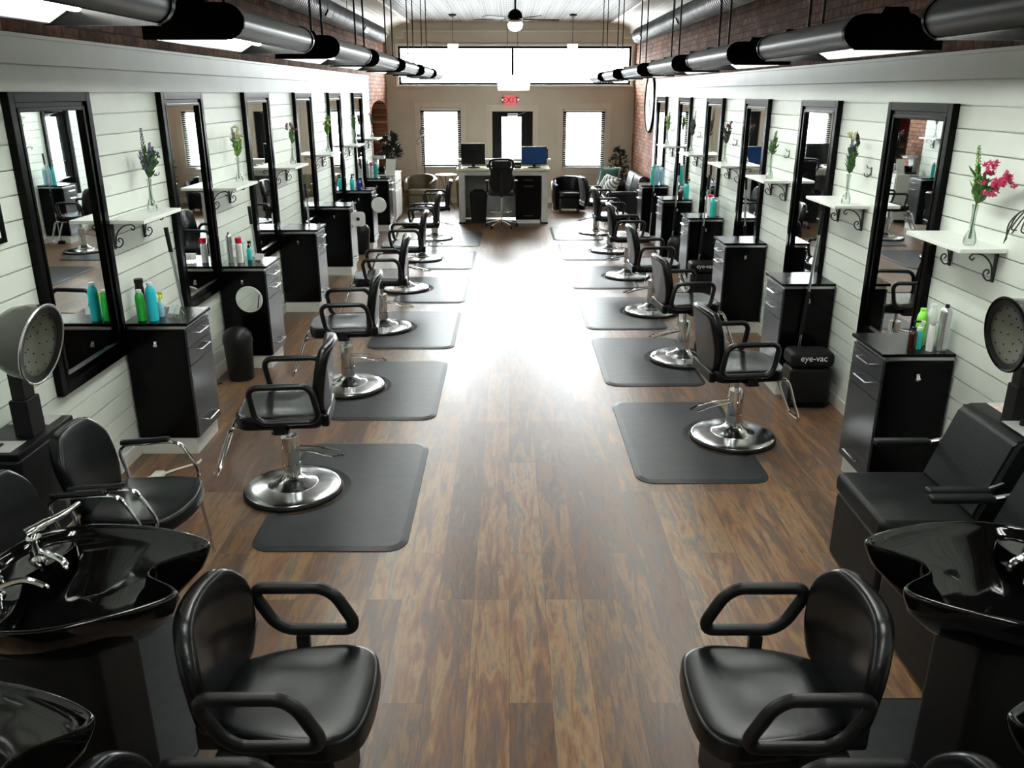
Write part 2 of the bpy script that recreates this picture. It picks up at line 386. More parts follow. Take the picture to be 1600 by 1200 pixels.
def wall_cells(b, y0, y1, x0, x1, z0, z1, holes):
    xs = sorted({x0, x1, *[h[0] for h in holes], *[h[1] for h in holes]}); zs = sorted({z0, z1, *[h[2] for h in holes], *[h[3] for h in holes]})
    for xa, xb in zip(xs, xs[1:]):
        for za, zb in zip(zs, zs[1:]):
            cx, cz = (xa+xb)/2, (za+zb)/2
            if not any(h[0] < cx < h[1] and h[2] < cz < h[3] for h in holes): b.box(xa, xb, y0, y1, za, zb)
WL, WR = (-2.02, -1.10, .80, 2.12), (1.24, 2.20, .79, 2.10)
DO, CL = (-.38, .55, 0, 2.05), (-2.47, 2.74, 2.62, 3.43)
b = MB(); wall_cells(b, YF, YF+.16, BL-.3, BR+.3, 0, ZC, [WL, WR, DO, CL]); struct('wall_front', b, 'greige')

# cornices where the side walls meet the tin ceiling
def cornice(name, xw, xc, sg):
    z = ZC; P = [(xw, 3.50), (xw-sg*-.03, 3.50), (xw+sg*.03, 3.55), (xw+sg*.05, 3.555), (xw+sg*.05, 3.60), (xw+sg*.10, 3.64), (xw+sg*.13, 3.645), (xw+sg*.13, 3.675)]
    for i in range(0, 8):
        a = R(90*i/7); P.append((xw+sg*(.15+(abs(xc-xw)-.20)*(1-math.cos(a))), 3.69+(z-3.72)*math.sin(a)))
    P += [(xc-sg*.02, z-.03), (xc+sg*.02, z-.02), (xc+sg*.02, z), (xw, z)]
    b = MB(); b.prism(P, YB, YF, 'Y'); struct(name, b, 'cream')
cornice('trim_1', BL, -2.15, 1); cornice('trim_2', BR, 2.25, -1)
b = MB()
for p0, p1 in (((-2.5, 3.60), (-2.36, 3.60)), ((-2.36, 3.60), (-2.36, 3.74)), ((-2.36, 3.74), (2.55, 3.74)), ((2.55, 3.74), (2.55, 3.60)), ((2.55, 3.60), (2.8, 3.60))):
    b.box(min(p0[0], p1[0])-.012, max(p0[0], p1[0])+.012, YF-.02, YF, min(p0[1], p1[1])-.012, max(p0[1], p1[1])+.012)
struct('trim_3', b, 'trimw')
def casing(name, h, w, m='greigetrim', t=.018):
    b = MB(); x0, x1, z0, z1 = h
    b.box(x0-w, x0, YF-t, YF, z0-w, z1+w, .003); b.box(x1, x1+w, YF-t, YF, z0-w, z1+w, .003)
    b.box(x0, x1, YF-t, YF, z1, z1+w, .003); b.box(x0, x1, YF-t, YF, z0-w, z0, .003)
    return struct(name, b, m)
casing('trim_4', WL, .13); casing('trim_5', WR, .13)
b = MB(); b.box(-.51, -.38, YF-.018, YF, 0, 2.19, .003); b.box(.55, .68, YF-.018, YF, 0, 2.19, .003); b.box(-.38, .55, YF-.018, YF, 2.05, 2.19, .003); struct('trim_6', b, 'greigetrim')
b = MB(); x0, x1, z0, z1 = CL
b.box(x0-.06, x1+.06, YF-.05, YF, z1, z1+.05, .004); b.box(x0-.06, x1+.06, YF-.10, YF, z0-.045, z0, .004)
b.box(x0-.06, x0, YF-.03, YF, z0, z1, .004); b.box(x1, x1+.06, YF-.03, YF, z0, z1, .004); struct('trim_7', b, 'trimw')

def window(n, h, m, mullions=(), fw=.045):
    x0, x1, z0, z1 = h; w = bpy.data.objects.new('window_%d' % n, None); COL.objects.link(w); w['kind'] = 'structure'
    w.location = ((x0+x1)/2, YF, z0); X0, X1, H = x0-w.location.x, x1-w.location.x, z1-z0
    b = MB(); b.box(X0, X0+fw, .03, .13, 0, H); b.box(X1-fw, X1, .03, .13, 0, H); b.box(X0+fw, X1-fw, .03, .13, 0, fw); b.box(X0+fw, X1-fw, .03, .13, H-fw, H)
    for mx in mullions: b.box(mx-w.location.x-fw/2, mx-w.location.x+fw/2, .03, .13, fw, H-fw)
    b.obj('window_frame', m, w, smooth=False)
    MB().box(X0+fw, X1-fw, .07, .076, fw, H-fw).obj('window_pane', 'pane', w, smooth=False)
    return w
w1 = window(1, WL, 'blackpaint', fw=.08); w2 = window(2, WR, 'blackpaint', fw=.08); window(3, CL, 'blackpaint', (.085,), .05)
# door
d = bpy.data.objects.new('door_1', None); COL.objects.link(d); d['kind'] = 'structure'; d.location = (.085, YF+.06, 0)
b = MB(); wall_cells(b, 0, .045, -.4645, .4645, .0, 2.05, [(-.245, .20, .30, 1.93)]); b.obj('door_leaf', 'doorblk', d, smooth=False)
MB().box(-.245, .20, .018, .024, .30, 1.93).obj('door_pane', 'pane', d, smooth=False)
b = MB(); b.box(-.30, .30, -.075, -.03, .95, .98, .008); b.box(-.30, -.27, -.05, .0, .95, .98); b.box(.27, .30, -.05, 0, .95, .98); b.obj('push_bar', 'steel', d)
b = MB(); b.box(-.12, .12, -.06, 0, 1.95, 2.01, .01); b.tube([(0, -.05, 1.98), (.16, -.18, 1.99), (.30, -.06, 2.03)], .008, 6); b.obj('door_closer', 'steel', d)

b = MB(); b.box(XL, XL+.014, YB, 16.7, 0, .10, .003); struct('baseboard_left', b, 'trimw')
b = MB(); b.box(XR-.014, XR, YB, 16.2, 0, .10, .003); struct('baseboard_right', b, 'trimw')
b = MB(); b.box(BL, -.51, YF-.016, YF, 0, .12, .003); b.box(.68, BR, YF-.016, YF, 0, .12, .003); struct('baseboard_front', b, 'trimw')

# blinds
def blind(h, label, group):
    x0, x1, z0, z1 = h; cx = (x0+x1)/2; w = (x1-x0)/2-.012
    t = thing('window_blind', label, 'blind', (cx, YF-.012, z0), 0, group); H = z1-z0
    MB().box(-w, w, -.03, .02, H-.05, H-.004, .004).obj('headrail', 'trimw', t)
    b = MB(); k = int((H-.08)/.042); mt = None
    for i in range(k):
        z = .035+i*.042
        b.box(-w, w, -.022, .022, -.0012, .0012, mtx=Matrix.Translation((0, -.002, z)) @ Matrix.Rotation(R(12), 4, 'X'))
    b.obj('slats', 'trimw', t, smooth=False)
    b = MB()
    for x in (-w*.72, 0, w*.72): b.tube([(x, -.026, .02), (x, -.026, H-.03)], .0016, 5)
    b.obj('ladder_cords', 'trimw', t)
    MB().box(-w, w, -.022, .022, .005, .022, .004).obj('bottom_rail', 'trimw', t)
    return t
bw_ = blind(WL, 'white slatted blind in the front window beside the iron pole, with an awareness ribbon behind', 'window blinds of the front wall')
blind(WR, 'white slatted blind in the front window behind the black tub chair', 'window blinds of the front wall')
# awareness ribbon decal on the left pane
def ribbon():
    pts = spline([(-.055, 0, -.12), (-.01, 0, -.03), (.03, 0, .06), (.022, 0, .105), (0, 0, .12), (-.022, 0, .105), (-.03, 0, .06), (.01, 0, -.03), (.055, 0, -.12)], 6)
    b = MB(); b.tube(pts, .014, 6, rb=.002)
    o = b.obj('ribbon_decal', 'paneldark'); o.parent = bw_; o.location = (.34, -.036, .70); o['label'] = 'grey looped awareness ribbon'

M['paneldark'] = mat('slate_ribbon', (.10, .12, .18), .5)
ribbon()

# spiral ducts
def duct(name, x, z, y1, label, vents):
    t = thing(name, label, 'duct', (x, YB+.1, z), 0, 'spiral air ducts')
    L_ = y1-(YB+.1); n = int(L_/.085); prof = []
    for i in range(n):
        y = i*L_/n; prof += [(.124, y), (.124, y+.05), (.138, y+.058), (.138, y+.074)]
    prof += [(.128, L_), (.11, L_+.01), (0, L_+.01)]
    b = MB(); b.lathe([(0, 0)]+prof, n=24, axis=Matrix.Rotation(R(-90), 3, 'X')); b.obj('duct_pipe', 'galv', t, ang=60)
    for vy in vents:
        b = MB(); s = 1 if x < 0 else -1
        b.box(-.04, .04, vy-YB-.1-.16, vy-YB-.1+.16, -.015, .012, .004, mtx=Matrix.Rotation(0, 4, 'X')); 
        m_ = Matrix.Rotation(R(35 if s > 0 else -35), 4, 'Y') @ Matrix.Translation((0, 0, -.132)) if False else Matrix.Rotation(R(-60*s), 4, 'Y') @ Matrix.Translation((0, 0, -.134))
        b.xf(m_); b.obj('vent_grille', 'blackpaint', t)
    for hy in range(1, int(L_), 3):
        b = MB(); b.tube([(0, hy, .128), (0, hy, ZC-z)], .004, 5); b.obj('hanger_strap', 'iron', t)
    return t
duct('spiral_duct', -2.33, 3.44, 16.2, 'round galvanised spiral duct above the left-hand mirrors, ending before the arched doorway', (8.5, 11.2, 14))
duct('spiral_duct', 2.40, 3.44, 16.5, 'round galvanised spiral duct high on the brick wall that carries the big clock', (9, 12.4, 15.7))

# ------------------------------------------------------------------ hanging light fixtures
FW, FL = .40, 1.24
def make_fixture():
    t = thing('hanging_light', 'x', 'light fixture')
    # half round housing: profile in XZ, extruded along Y (0..FL)
    def sec(g):      # shell section, grown outwards by g: sloping wall side, bull-nosed aisle side (+X)
        return [(-FW/2-g, -g), (-FW/2-g, .045+g), (-.07, .128+g), (FW/2-.075, .128+g)] + [(FW/2-.075+(.075+g)*math.cos(R(a)), .064+(.064+g)*math.sin(R(a))) for a in range(75, -80, -15)] + [(FW/2-.045, -g)]
    prof = sec(0) + [(FW/2-.05, .008)]
    inner = [(x, z) for x, z in reversed(sec(-.007)[1:-1])] + [(-FW/2+.008, 0)]
    b = MB(); b.prism(prof+inner, 0, FL, 'Y'); b.obj('housing', 'silver', t, ang=30)
    refl = [(-.188, .002), (-.188, .008), (-.06, .085), (.05, .085), (.148, .010), (.148, .004), (.05, .079), (-.06, .079)]
    b = MB(); b.prism(refl, .012, FL-.012, 'Y'); b.obj('reflector', 'reflector', t, smooth=False)
    for y in (0, FL):
        cap = sec(.005); cap = cap[:3] + [(-.055, .134), (-.045, .158), (.05, .158), (.062, .134)] + cap[3:]
        b = MB(); b.prism(cap, y-.012 if y else -.014, y+.014 if y else .002, 'Y'); b.obj('end_plate', 'blackpaint', t, ang=30)
    for x in (-.085, .085):
        b = MB(); b.tube([(x, .035, .048), (x, FL-.035, .048)], .016, 10); b.obj('tube_lamp', 'tube', t)
    return t
def hang(t, y, rodx, h):
    for dx in (-.035, .035):
        b = MB(); b.tube([(dx, y, .125), (dx, y, h)], .008, 6); b.obj('hanging_rod', 'iron', t)
LY = [-2.1, -.25, 1.62, 3.61, 5.60, 7.28, 9.12, 11.16, 13.0]
RY = [-1.9, .0, 1.74, 3.68, 5.62, 7.5, 9.5, 11.7, 13.7]
fx = make_fixture(); LZ, RZ = 2.655, 2.62
hang(fx, .30, 0, ZC-LZ+.0)
for i, y in enumerate(LY):
    o = fx if i == 0 else dup(fx, (-1.255, y, LZ))
    o.location = (-1.255, y, LZ)
    o['label'] = 'silver half-round tube light on rods, %s counting back from the front windows, left run' % ORD[len(LY)-1-i]; o['group'] = 'hanging tube lights'
for i, y in enumerate(RY):
    o = dup(fx, (1.57, y+FL, RZ+.0), PI)
    o['label'] = 'silver half-round tube light on rods, %s counting back from the front windows, clock-side run' % ORD[len(RY)-1-i]; o['group'] = 'hanging tube lights'

# ceiling fan
f = thing('ceiling_fan', 'dark ceiling fan with long blades and a glowing bowl light above the reception', 'fan', (.10, 14.0, 3.42))
b = MB(); b.lathe([(0, .50), (.055, .50), (.07, .46), (.03, .43), (.014, .42), (.014, .25), (.05, .24), (.10, .20), (.115, .14), (.115, .09), (.09, .06), (.05, .05), (0, .05)]); b.obj('motor_housing', 'blackpaint', f)
for i in range(5):
    a = R(72*i+12); b = MB(); b.prism([(.20, -.045), (.32, -.065), (.66, -.07), (.70, -.04), (.70, .04), (.66, .07), (.32, .065), (.20, .045)], 0, .008, 'Z')
    b.xf(Matrix.Rotation(a, 4, 'Z') @ Matrix.Translation((0, 0, .10)) @ Matrix.Rotation(R(10), 4, 'X')); b.obj('blade', 'wood_dark', f)
    b = MB(); b.tube([(.09, 0, .10), (.24, 0, .10)], .012, 6); b.xf(Matrix.Rotation(a, 4, 'Z')); b.obj('blade_arm', 'blackpaint', f)
b = MB(); b.lathe([(.10, .05), (.115, .045), (.117, .02), (.10, -.03), (.06, -.06), (0, -.075)]); b.obj('lamp_bowl', 'globe', f)

# pendants in front of the clerestory
def pendant(x, y, z0, h, r, rods, label):
    t = thing('pendant_light', label, 'pendant light', (x, y, z0), 0, 'white pendants before the front window')
    b = MB(); b.lathe([(r*.96, 0), (r, .004), (r*1.08, h), (r*1.06, h), (r*.96, .004)], n=36); b.obj('lamp_shade', 'shade', t)
    b = MB(); b.lathe([(0, h-.02), (r*1.03, h-.02), (r*1.03, h-.014), (0, h-.014)], n=36); b.obj('diffuser', 'shade', t)
    for rx in rods: b = MB(); b.tube([(rx, 0, h-.02), (rx, 0, ZC-z0)], .006, 6); b.obj('rod', 'iron', t)
    b = MB(); b.lathe([(0, ZC-z0), (.08, ZC-z0), (.075, ZC-z0-.03), (.02, ZC-z0-.06), (0, ZC-z0-.06)], n=20); b.obj('ceiling_cap', 'iron', t)
pendant(.10, 18.0, 2.50, .28, .32, (-.13, .08), 'largest white drum pendant, hanging low on two rods above the exit sign')
pendant(-1.12, 18.0, 3.30, .07, .10, (0,), 'small white pendant on one thin rod, above the ribbon window')
pendant(1.28, 18.0, 3.30, .07, .10, (0,), 'small white pendant on one thin rod, above the window behind the black tub chair')

# exit sign
e = thing('exit_sign', 'small lit red EXIT sign above the front door', 'sign', (.035, YF-.02, 2.19))
MB().box(-.15, .15, -.045, 0.018, 0, .205, .012).obj('sign_box', 'exitface', e)
text_part('lettering', 'EXIT', .19, 'exitred', e, (0, -.0465, .10), (R(90), 0, 0), .002)
for s in (-1, 1):
    b = MB(); b.lathe([(0, 0), (.02, 0), (.028, .03), (0, .035)], (s*.185, -.02, .10), 16, Matrix.Rotation(R(90), 3, 'X')); b.tube([(s*.15, 0, .10), (s*.185, -.01, .10)], .008, 6); b.obj('emergency_lamp', 'steel', e)

# ------------------------------------------------------------------ mirrors, shelves, hooks
def make_mirror(side, W=.90, H=1.69):
    """frame lies in the YZ plane, projects towards +X (left wall); 0,0,0 at bottom centre on the wall"""
    t = thing('wall_mirror', 'x', 'mirror'); s = 1
    def ring(o0, o1, xa, xb, b):
        # o0: outer inset, o1: inner inset
        y0, y1, z0, z1 = -W/2+o0, W/2-o0, o0, H-o0; w = o1-o0
        b.box(xa, xb, y0, y0+w, z0, z1, .004); b.box(xa, xb, y1-w, y1, z0, z1, .004)
        b.box(xa, xb, y0+w, y1-w, z1-w, z1, .004); b.box(xa, xb, y0+w, y1-w, z0, z0+w, .004)
    b = MB(); ring(0, .055, .0, .045, b); ring(.05, .085, 0, .030, b); ring(.08, .105, 0, .038, b); b.obj('frame', 'blackpaint', t, ang=25)
    b = MB(); b.box(.002, .014, -W/2+.10, W/2-.10, .10, H-.10); b.obj('mirror_pane', 'mirror', t, smooth=False)
    return t
LM = [4.585, 6.60, 8.68, 10.74, 12.76, 14.78]; RMY = [5.25, 7.09, 9.00, 10.92, 12.87, 14.90]
mr = make_mirror(1)
WH = ['by the hood dryers', 'between two black cabinets, second from the hood dryers', 'third from the hood dryers', 'fourth from the hood dryers', 'fifth from the hood dryers', 'by the end of the shiplap near the reception']
for i, y in enumerate(LM):
    o = mr if i == 0 else dup(mr, (0, 0, 0)); o.location = (XL, y+.45, .765)
    o['label'] = 'tall black-framed mirror, left shiplap wall, ' + WH[i]; o['group'] = 'tall mirrors on the left wall'
for i, y in enumerate(RMY):
    o = dup(mr, (XR, y+.43, .70), PI, 'tall black-framed mirror, clock-side shiplap wall, ' + WH[i], 'tall mirrors on the clock-side wall')

def make_shelf():
    """front edge to +X; origin on the wall at shelf centre, top at z=0"""
    t = thing('wall_shelf', 'x', 'shelf'); MB().box(.0, .26, -.325, .325, -.024, 0, .003).obj('board', 'shelfw', t)
    def br(y):
        b = MB(); b.box(.001, .014, y-.011, y+.011, -.20, -.025, .002); b.box(.001, .17, y-.011, y+.011, -.034, -.0245, .002)
        q = spline([(.012, y, -.185), (.035, y, -.19), (.06, y, -.165), (.062, y, -.14), (.045, y, -.128), (.032, y, -.142), (.042, y, -.155)], 5); b.tube(q, .0045, 6)
        q = spline([(.014, y, -.17), (.03, y, -.10), (.08, y, -.05), (.135, y, -.04), (.155, y, -.06), (.14, y, -.075), (.128, y, -.062)], 5); b.tube(q, .0045, 6)
        return b
    for y in (-.24, .24): br(y).obj('scroll_bracket', 'iron', t)
    return t
sh = make_shelf()
LS = [5.83, 7.79, 9.92, 11.95, 14.05, 16.05]; RS = [4.80, 6.63, 8.48, 10.20, 12.05, 13.95]
VL = ['lavender', 'white flowers', 'mauve flowers', 'yellow-green leaves', 'sparse green sprigs', 'pinkish sprigs']
for i, y in enumerate(LS):
    o = sh if i == 0 else dup(sh, (0, 0, 0)); o.location = (XL, y, 1.66)
    o['label'] = 'white shelf on iron scroll brackets under the vase of ' + VL[i] + (', left wall' if i else ''); o['group'] = 'small white wall shelves'
VR = ['pink blossoms and a tall green spike', 'violet blossoms', 'tall thin green spikes', 'dark red-green sprigs', 'dark bushy sprigs', 'lime green sprigs']
for i, y in enumerate(RS):
    dup(sh, (XR, y, 1.652), PI, 'white shelf on scroll brackets under the vase of ' + VR[i], 'small white wall shelves')

def hook(x, y, z, s, label):
    b = MB(); b.box(0, .006, -.012, .012, -.03, .05, .002)
    b.tube(spline([(.004, 0, .04), (.04, 0, .045), (.055, 0, .07)], 5), .004, 6); 
    for d_ in (-1, 1): b.tube(spline([(.004, 0, -.01), (.03, d_*.012, -.04), (.05, d_*.03, -.035), (.055, d_*.04, -.01)], 5), .004, 6)
    o = b.obj('coat_hook', 'iron'); o.location = (x, y, z); o.rotation_euler = (0, 0, 0 if s > 0 else PI); o.scale = (.75, .75, .75)
    tag(o, label, 'hook', 'small black wall hooks')
for i, y in enumerate((6.36, 8.28, 10.24, 12.2, 14.18)):
    hook(XR, y, 1.89, -1, 'small black double hook on white boards beside the vase of ' + VR[i+1])
hook(XL, 6.36, 1.90, 1, 'small black hook on white boards behind the lavender vase')

# ------------------------------------------------------------------ vases and flowers
def make_vase():
    t = thing('glass_vase', 'x', 'vase')
    b = MB(); b.lathe([(0, .001), (.030, .001), (.034, .01), (.034, .03), (.026, .06), (.014, .09), (.011, .13), (.013, .19), (.018, .22), (.0165, .22), (.0115, .19), (.0095, .13), (.0125, .09), (.024, .06), (.031, .03), (.030, .012), (0, .012)], n=24)
    b.obj('vase_body', 'vase', t); return t
va = make_vase(); first = [True]
def spike(b, p0, p1, n, r):
    p0, p1 = Vector(p0), Vector(p1)
    for i in range(n):
        t = i/n; c = p0.lerp(p1, t); a = i*2.4; rr = r*(1-.6*t); s = .007*(1-.4*t)
        m = Matrix.Translation(c+Vector((math.cos(a)*rr, math.sin(a)*rr, 0)))
        q = bmesh.ops.create_icosphere(b.bm, subdivisions=1, radius=s, matrix=m)
def leafp(b, base, d, ln, w):
    base = Vector(base); d = Vector(d).normalized(); side = d.cross(Vector((.3, .2, 1))).normalized(); up = side.cross(d)
    pts = [base, base+d*ln*.35+side*w+up*.003, base+d*ln*.7+side*w*.7, base+d*ln, base+d*ln*.7-side*w*.7, base+d*ln*.35-side*w+up*.003]
    mid = base+d*ln*.5-up*w*.35
    V = [b.bm.verts.new(p) for p in pts]; c = b.bm.verts.new(mid)
    for i in range(6): b.bm.faces.new((V[i], V[(i+1) % 6], c))
def blossom(b, c, r):
    c = Vector(c); q = Matrix.Rotation(rnd.uniform(-1.2, 1.2), 3, 'X') @ Matrix.Rotation(rnd.uniform(-1.2, 1.2), 3, 'Y'); a0 = rnd.random()*6
    for k in range(6):
        a = 2*PI*k/6+a0; d = q @ Vector((math.cos(a), math.sin(a), .7)); leafp(b, c, d, r, r*.38)
    bmesh.ops.create_icosphere(b.bm, subdivisions=1, radius=r*.22, matrix=Matrix.Translation(c))
def bouquet(loc, spec, label, leafm, seed):
    rr = random.Random(seed); t = thing('flower_bouquet', label, 'flowers', loc)
    st, lf = MB(), MB(); bl = {}
    for kind, dx, dy, top, m in spec:
        base = Vector((rr.uniform(-.006, .006), rr.uniform(-.006, .006), .02)); neck = Vector((dx*.04, dy*.04, .21)); tip = Vector((dx, dy, top))
        st.tube(spline([base, neck, neck.lerp(tip, .55)+Vector((0, 0, .01)), tip], 5), .0022, 5)
        b = bl.setdefault(m, MB())
        if kind == 's': spike(b, neck.lerp(tip, .3), tip, int(56), .016)
        elif kind == 'b':
            for j in range(8): blossom(b, tip+Vector((rr.uniform(-.035, .035), rr.uniform(-.035, .035), rr.uniform(-.06, .02))), .028)
        elif kind == 'l':
            for j in range(14): leafp(b, neck.lerp(tip, .25+.055*j), (rr.uniform(-1, 1), rr.uniform(-1, 1), .8), .062, .013)
        for j in range(8): leafp(lf, neck.lerp(tip, .0+.07*j), (dx*3+rr.uniform(-.6, .6), dy*3+rr.uniform(-.6, .6), .9), rr.uniform(.06, .10), .015)
    st.obj('stems', 'leaf', t); lf.obj('leaves', leafm, t, smooth=False)
    for m, b in bl.items(): b.obj('blossoms', m, t, smooth=False)
S = {
 'L0': [('s', .0, -.02, .55, 'purple'), ('s', .02, .05, .45, 'purple'), ('s', -.01, -.06, .40, 'purple'), ('s', .02, .09, .42, 'purple'), ('b', .03, .10, .36, 'purple')],
 'L1': [('s', 0, -.07, .48, 'purple'), ('b', 0, .0, .40, 'cream_fl'), ('b', .03, .07, .38, 'cream_fl'), ('b', .0, .06, .46, 'cream_fl'), ('l', -.01, .10, .32, 'leaf')],
 'L2': [('b', 0, -.07, .42, 'mauve'), ('b', .02, .05, .40, 'mauve'), ('l', 0, .08, .38, 'leaf')],
 'L3': [('l', 0, -.02, .44, 'leafy'), ('l', .02, .05, .45, 'leafy'), ('l', -.02, 0, .36, 'leafy'), ('b', 0, .02, .40, 'cream_fl')],
 'L4': [('l', 0, -.10, .42, 'leaf'), ('s', 0, .08, .44, 'leaf'), ('l', .03, 0, .38, 'leaf')],
 'L5': [('b', 0, -.06, .40, 'mauve'), ('s', .0, .06, .46, 'mauve'), ('l', .02, .0, .36, 'leaf')],
 'R0': [('s', -.04, .0, .52, 'leafy'), ('b', .0, -.06, .42, 'pink'), ('b', .02, -.15, .34, 'pink'), ('b', .03, -.20, .38, 'pink'), ('b', .0, -.12, .31, 'pink'), ('s', -.02, .02, .34, 'cream_fl'), ('l', .0, -.05, .34, 'leaf')],
 'R1': [('s', 0, .02, .46, 'violet'), ('s', .01, -.02, .42, 'violet'), ('s', -.01, .0, .40, 'violet'), ('b', 0, .05, .49, 'cream_fl'), ('l', 0, -.08, .47, 'darkleaf')],
 'R2': [('s', 0, -.08, .44, 'leaf'), ('s', 0, .05, .34, 'leaf'), ('s', .01, -.03, .38, 'leaf')],
 'R3': [('b', 0, -.12, .44, 'mauve'), ('l', 0, .10, .38, 'darkleaf'), ('l', .02, -.04, .42, 'darkleaf')],
 'R4': [('s', 0, -.14, .56, 'darkleaf'), ('s', 0, .10, .48, 'darkleaf'), ('l', 0, 0, .42, 'darkleaf'), ('s', 0, .14, .40, 'darkleaf')],
 'R5': [('b', 0, .08, .42, 'cream_fl'), ('l', 0, .0, .40, 'leafy'), ('s', 0, -.12, .50, 'leaf')],
}
vy = [6.00, 8.02, 10.08, 12.1, 14.2, 16.05], [4.62, 6.42, 8.38, 10.2, 12.1, 14.0]
def put_vases():
    k = 0
    for side, names in ((0, VL), (1, VR)):
        for i, nm in enumerate(names):
            x = (XL+.12) if side == 0 else (XR-.14); z = 1.661 if side == 0 else 1.653
            o = va if k == 0 else dup(va, (0, 0, 0)); k += 1; o.location = (x, vy[side][i], z)
            o['label'] = 'slim clear glass vase on a white shelf, holding ' + nm; o['group'] = 'glass bud vases'
            bouquet((x, vy[side][i], z+.012), S['LR'[side]+str(i)], 'bouquet of ' + nm + ' in a clear vase', 'leafy' if (side, i) in ((0, 1), (0, 3), (1, 5)) else ('darkleaf' if side and i in (3, 4) else 'leaf'), 11*i+side)
put_vases()
# ------------------------------------------------------------------ station cabinets
def make_cabinet():
    """front looks to +X, back on x=0; y centred; 0.45 deep, 0.46 wide, .97 high"""
    t = thing('station_cabinet', 'x', 'cabinet'); D, W = .43, .45
    MB().box(.002, D-.03, -W/2+.01, W/2-.01, 0, .125).obj('toe_kick', 'whitelam', t, smooth=False)
    MB().box(.002, D-.018, -W/2, W/2, .125, .925, .002).obj('body', 'lam', t)
    MB().box(.002, D-.012, -W/2+.008, W/2-.008, .925, .950).obj('steel_band', 'steel', t, smooth=False)
    MB().box(.002, D+.015, -W/2-.01, W/2+.01, .950, .972, .003).obj('worktop', 'lam', t)
    b = MB(); b.box(D-.017, D, -W/2+.002, W/2-.002, .895, .921, .002); b.obj('tray_front', 'lamfront', t)
    def handle(par, z, y0=-.08, y1=.10):
        b = MB(); x = D+.034
        b.tube([(D, y0, z), (x, y0, z), (x, y1, z), (D, y1, z)], .0065, 6); b.obj('handle', 'chrome', par)
    for z0, z1, hz in ((.79, .891, .865), (.665, .786, .745)):
        p = MB().box(D-.017, D, -W/2+.002, W/2-.002, z0, z1, .002).obj('drawer', 'lamfront', t); handle(p, hz)
    p = MB().box(D-.017, D, -W/2+.002, W/2-.002, .13, .661, .002).obj('door', 'lamfront', t); handle(p, .215)
    b = MB(); b.box(.20, .222, -W/2-.012, -W/2, .80, .845, .002); b.tube([(.205, -W/2-.012, .83), (.205, -W/2-.03, .815), (.205, -W/2-.012, .80)], .004, 6); b.tube([(.218, -W/2-.012, .83), (.218, -W/2-.03, .815), (.218, -W/2-.012, .80)], .004, 6)
    b.obj('tool_hook', 'chrome', t)
    return t
LC = [5.71, 7.68, 9.80, 11.90, 13.90, 15.86]; RC = [4.99, 6.93, 8.88, 10.73, 12.62, 14.60]
LCL = ['with green and cyan bottles on top', 'with a round white hand mirror on its side', 'with a bare top, left wall', 'with a square white hand mirror hung by its drawer', 'with a teal and a dark blue bottle on top', 'with a pink-capped can on top, against the white chest']
RCL = ['with big silver can and lime bottle on top', 'behind the first floor vacuum with a bare top', 'with a bare top between two floor vacuums, clock side', 'behind the second floor vacuum, red-capped bottle on top', 'with green and teal pump bottles on top', 'standing next to the brown sofa, clock side']
cab = make_cabinet()
for i, y in enumerate(LC):
    o = cab if i == 0 else dup(cab, (0, 0, 0)); o.location = (XL+.016, y, 0)
    o['label'] = 'black styling station cabinet ' + LCL[i]; o['group'] = 'black station cabinets'
def mirrored_cab():
    return dup(cab, (0, 0, 0), PI)
for i, y in enumerate(RC):
    o = dup(cab, (XR-.016, y, 0), PI, 'black styling station cabinet ' + RCL[i], 'black station cabinets')
    # the tool hook belongs on the side that looks down the aisle: put it on the other flank
    for c in o.children:
        if c.name.startswith('tool_hook'): c.scale = (1, -1, 1)

# ------------------------------------------------------------------ bottles and small goods
def bottle(x, y, z, h, r, m, cap, label, kind='round', cat='bottle', capr=.6, caph=.2, name='product_bottle', band=None, rz=0):
    t = thing(name, label, cat, (x, y, z), rz, 'products on the station cabinets')
    hb = h*(1-caph); n = 20
    if kind == 'can': prof = [(0, 0), (r*.95, 0), (r, .006), (r, hb-.025), (r*.93, hb-.012), (r*.55, hb), (0, hb)]
    elif kind == 'tube': prof = [(0, 0), (r*.8, 0), (r*.85, .01), (r, hb*.5), (r*.9, hb), (0, hb)]
    else: prof = [(0, 0), (r*.92, 0), (r, .008), (r, hb*.80), (r*.9, hb*.9), (r*capr*.9, hb), (0, hb)]
    MB().lathe(prof, n=n).obj('container', m, t)
    c0, cr = hb+.0005, r*capr
    if kind == 'spray':
        b = MB(); b.lathe([(0, c0), (cr, c0), (cr, c0+.02), (cr*.4, c0+.025), (cr*.4, c0+.045), (0, c0+.045)], n=14); b.box(-cr*.7, cr*1.9, -.008, .008, c0+.04, c0+.062, .004); b.tube([(cr*1.2, 0, c0+.042), (cr*1.5, 0, c0+.015)], .004, 6); b.obj('spray_head', cap, t)
    elif kind == 'pump':
        b = MB(); b.lathe([(0, c0), (cr, c0), (cr, c0+.018), (.005, c0+.02), (.005, c0+.05), (0, c0+.05)], n=14); b.box(-.008, .035, -.008, .008, c0+.048, c0+.058, .003); b.obj('pump_head', cap, t)
    else:
        b = MB(); b.lathe([(0, c0), (cr, c0), (cr, c0+h*caph*.9), (cr*.85, c0+h*caph), (0, c0+h*caph)], n=16); b.obj('cap', cap, t)
    if band: MB().lathe([(r+.0006, hb*.25), (r+.0006, hb*.62)], n=n).obj('paper_label', band, t) if False else t
    return t
Z = .973
x0 = XL+.016
bottle(-2.52, 5.555, Z, .215, .031, 'green', 'whiteb', 'green bottle with pale cap, leftmost on the cabinet by the white cord', caph=.08)
bottle(-2.575, 5.70, Z, .26, .030, 'plastic', 'plastic', 'tall black bottle between the green and cyan bottles', caph=.12, capr=1.)
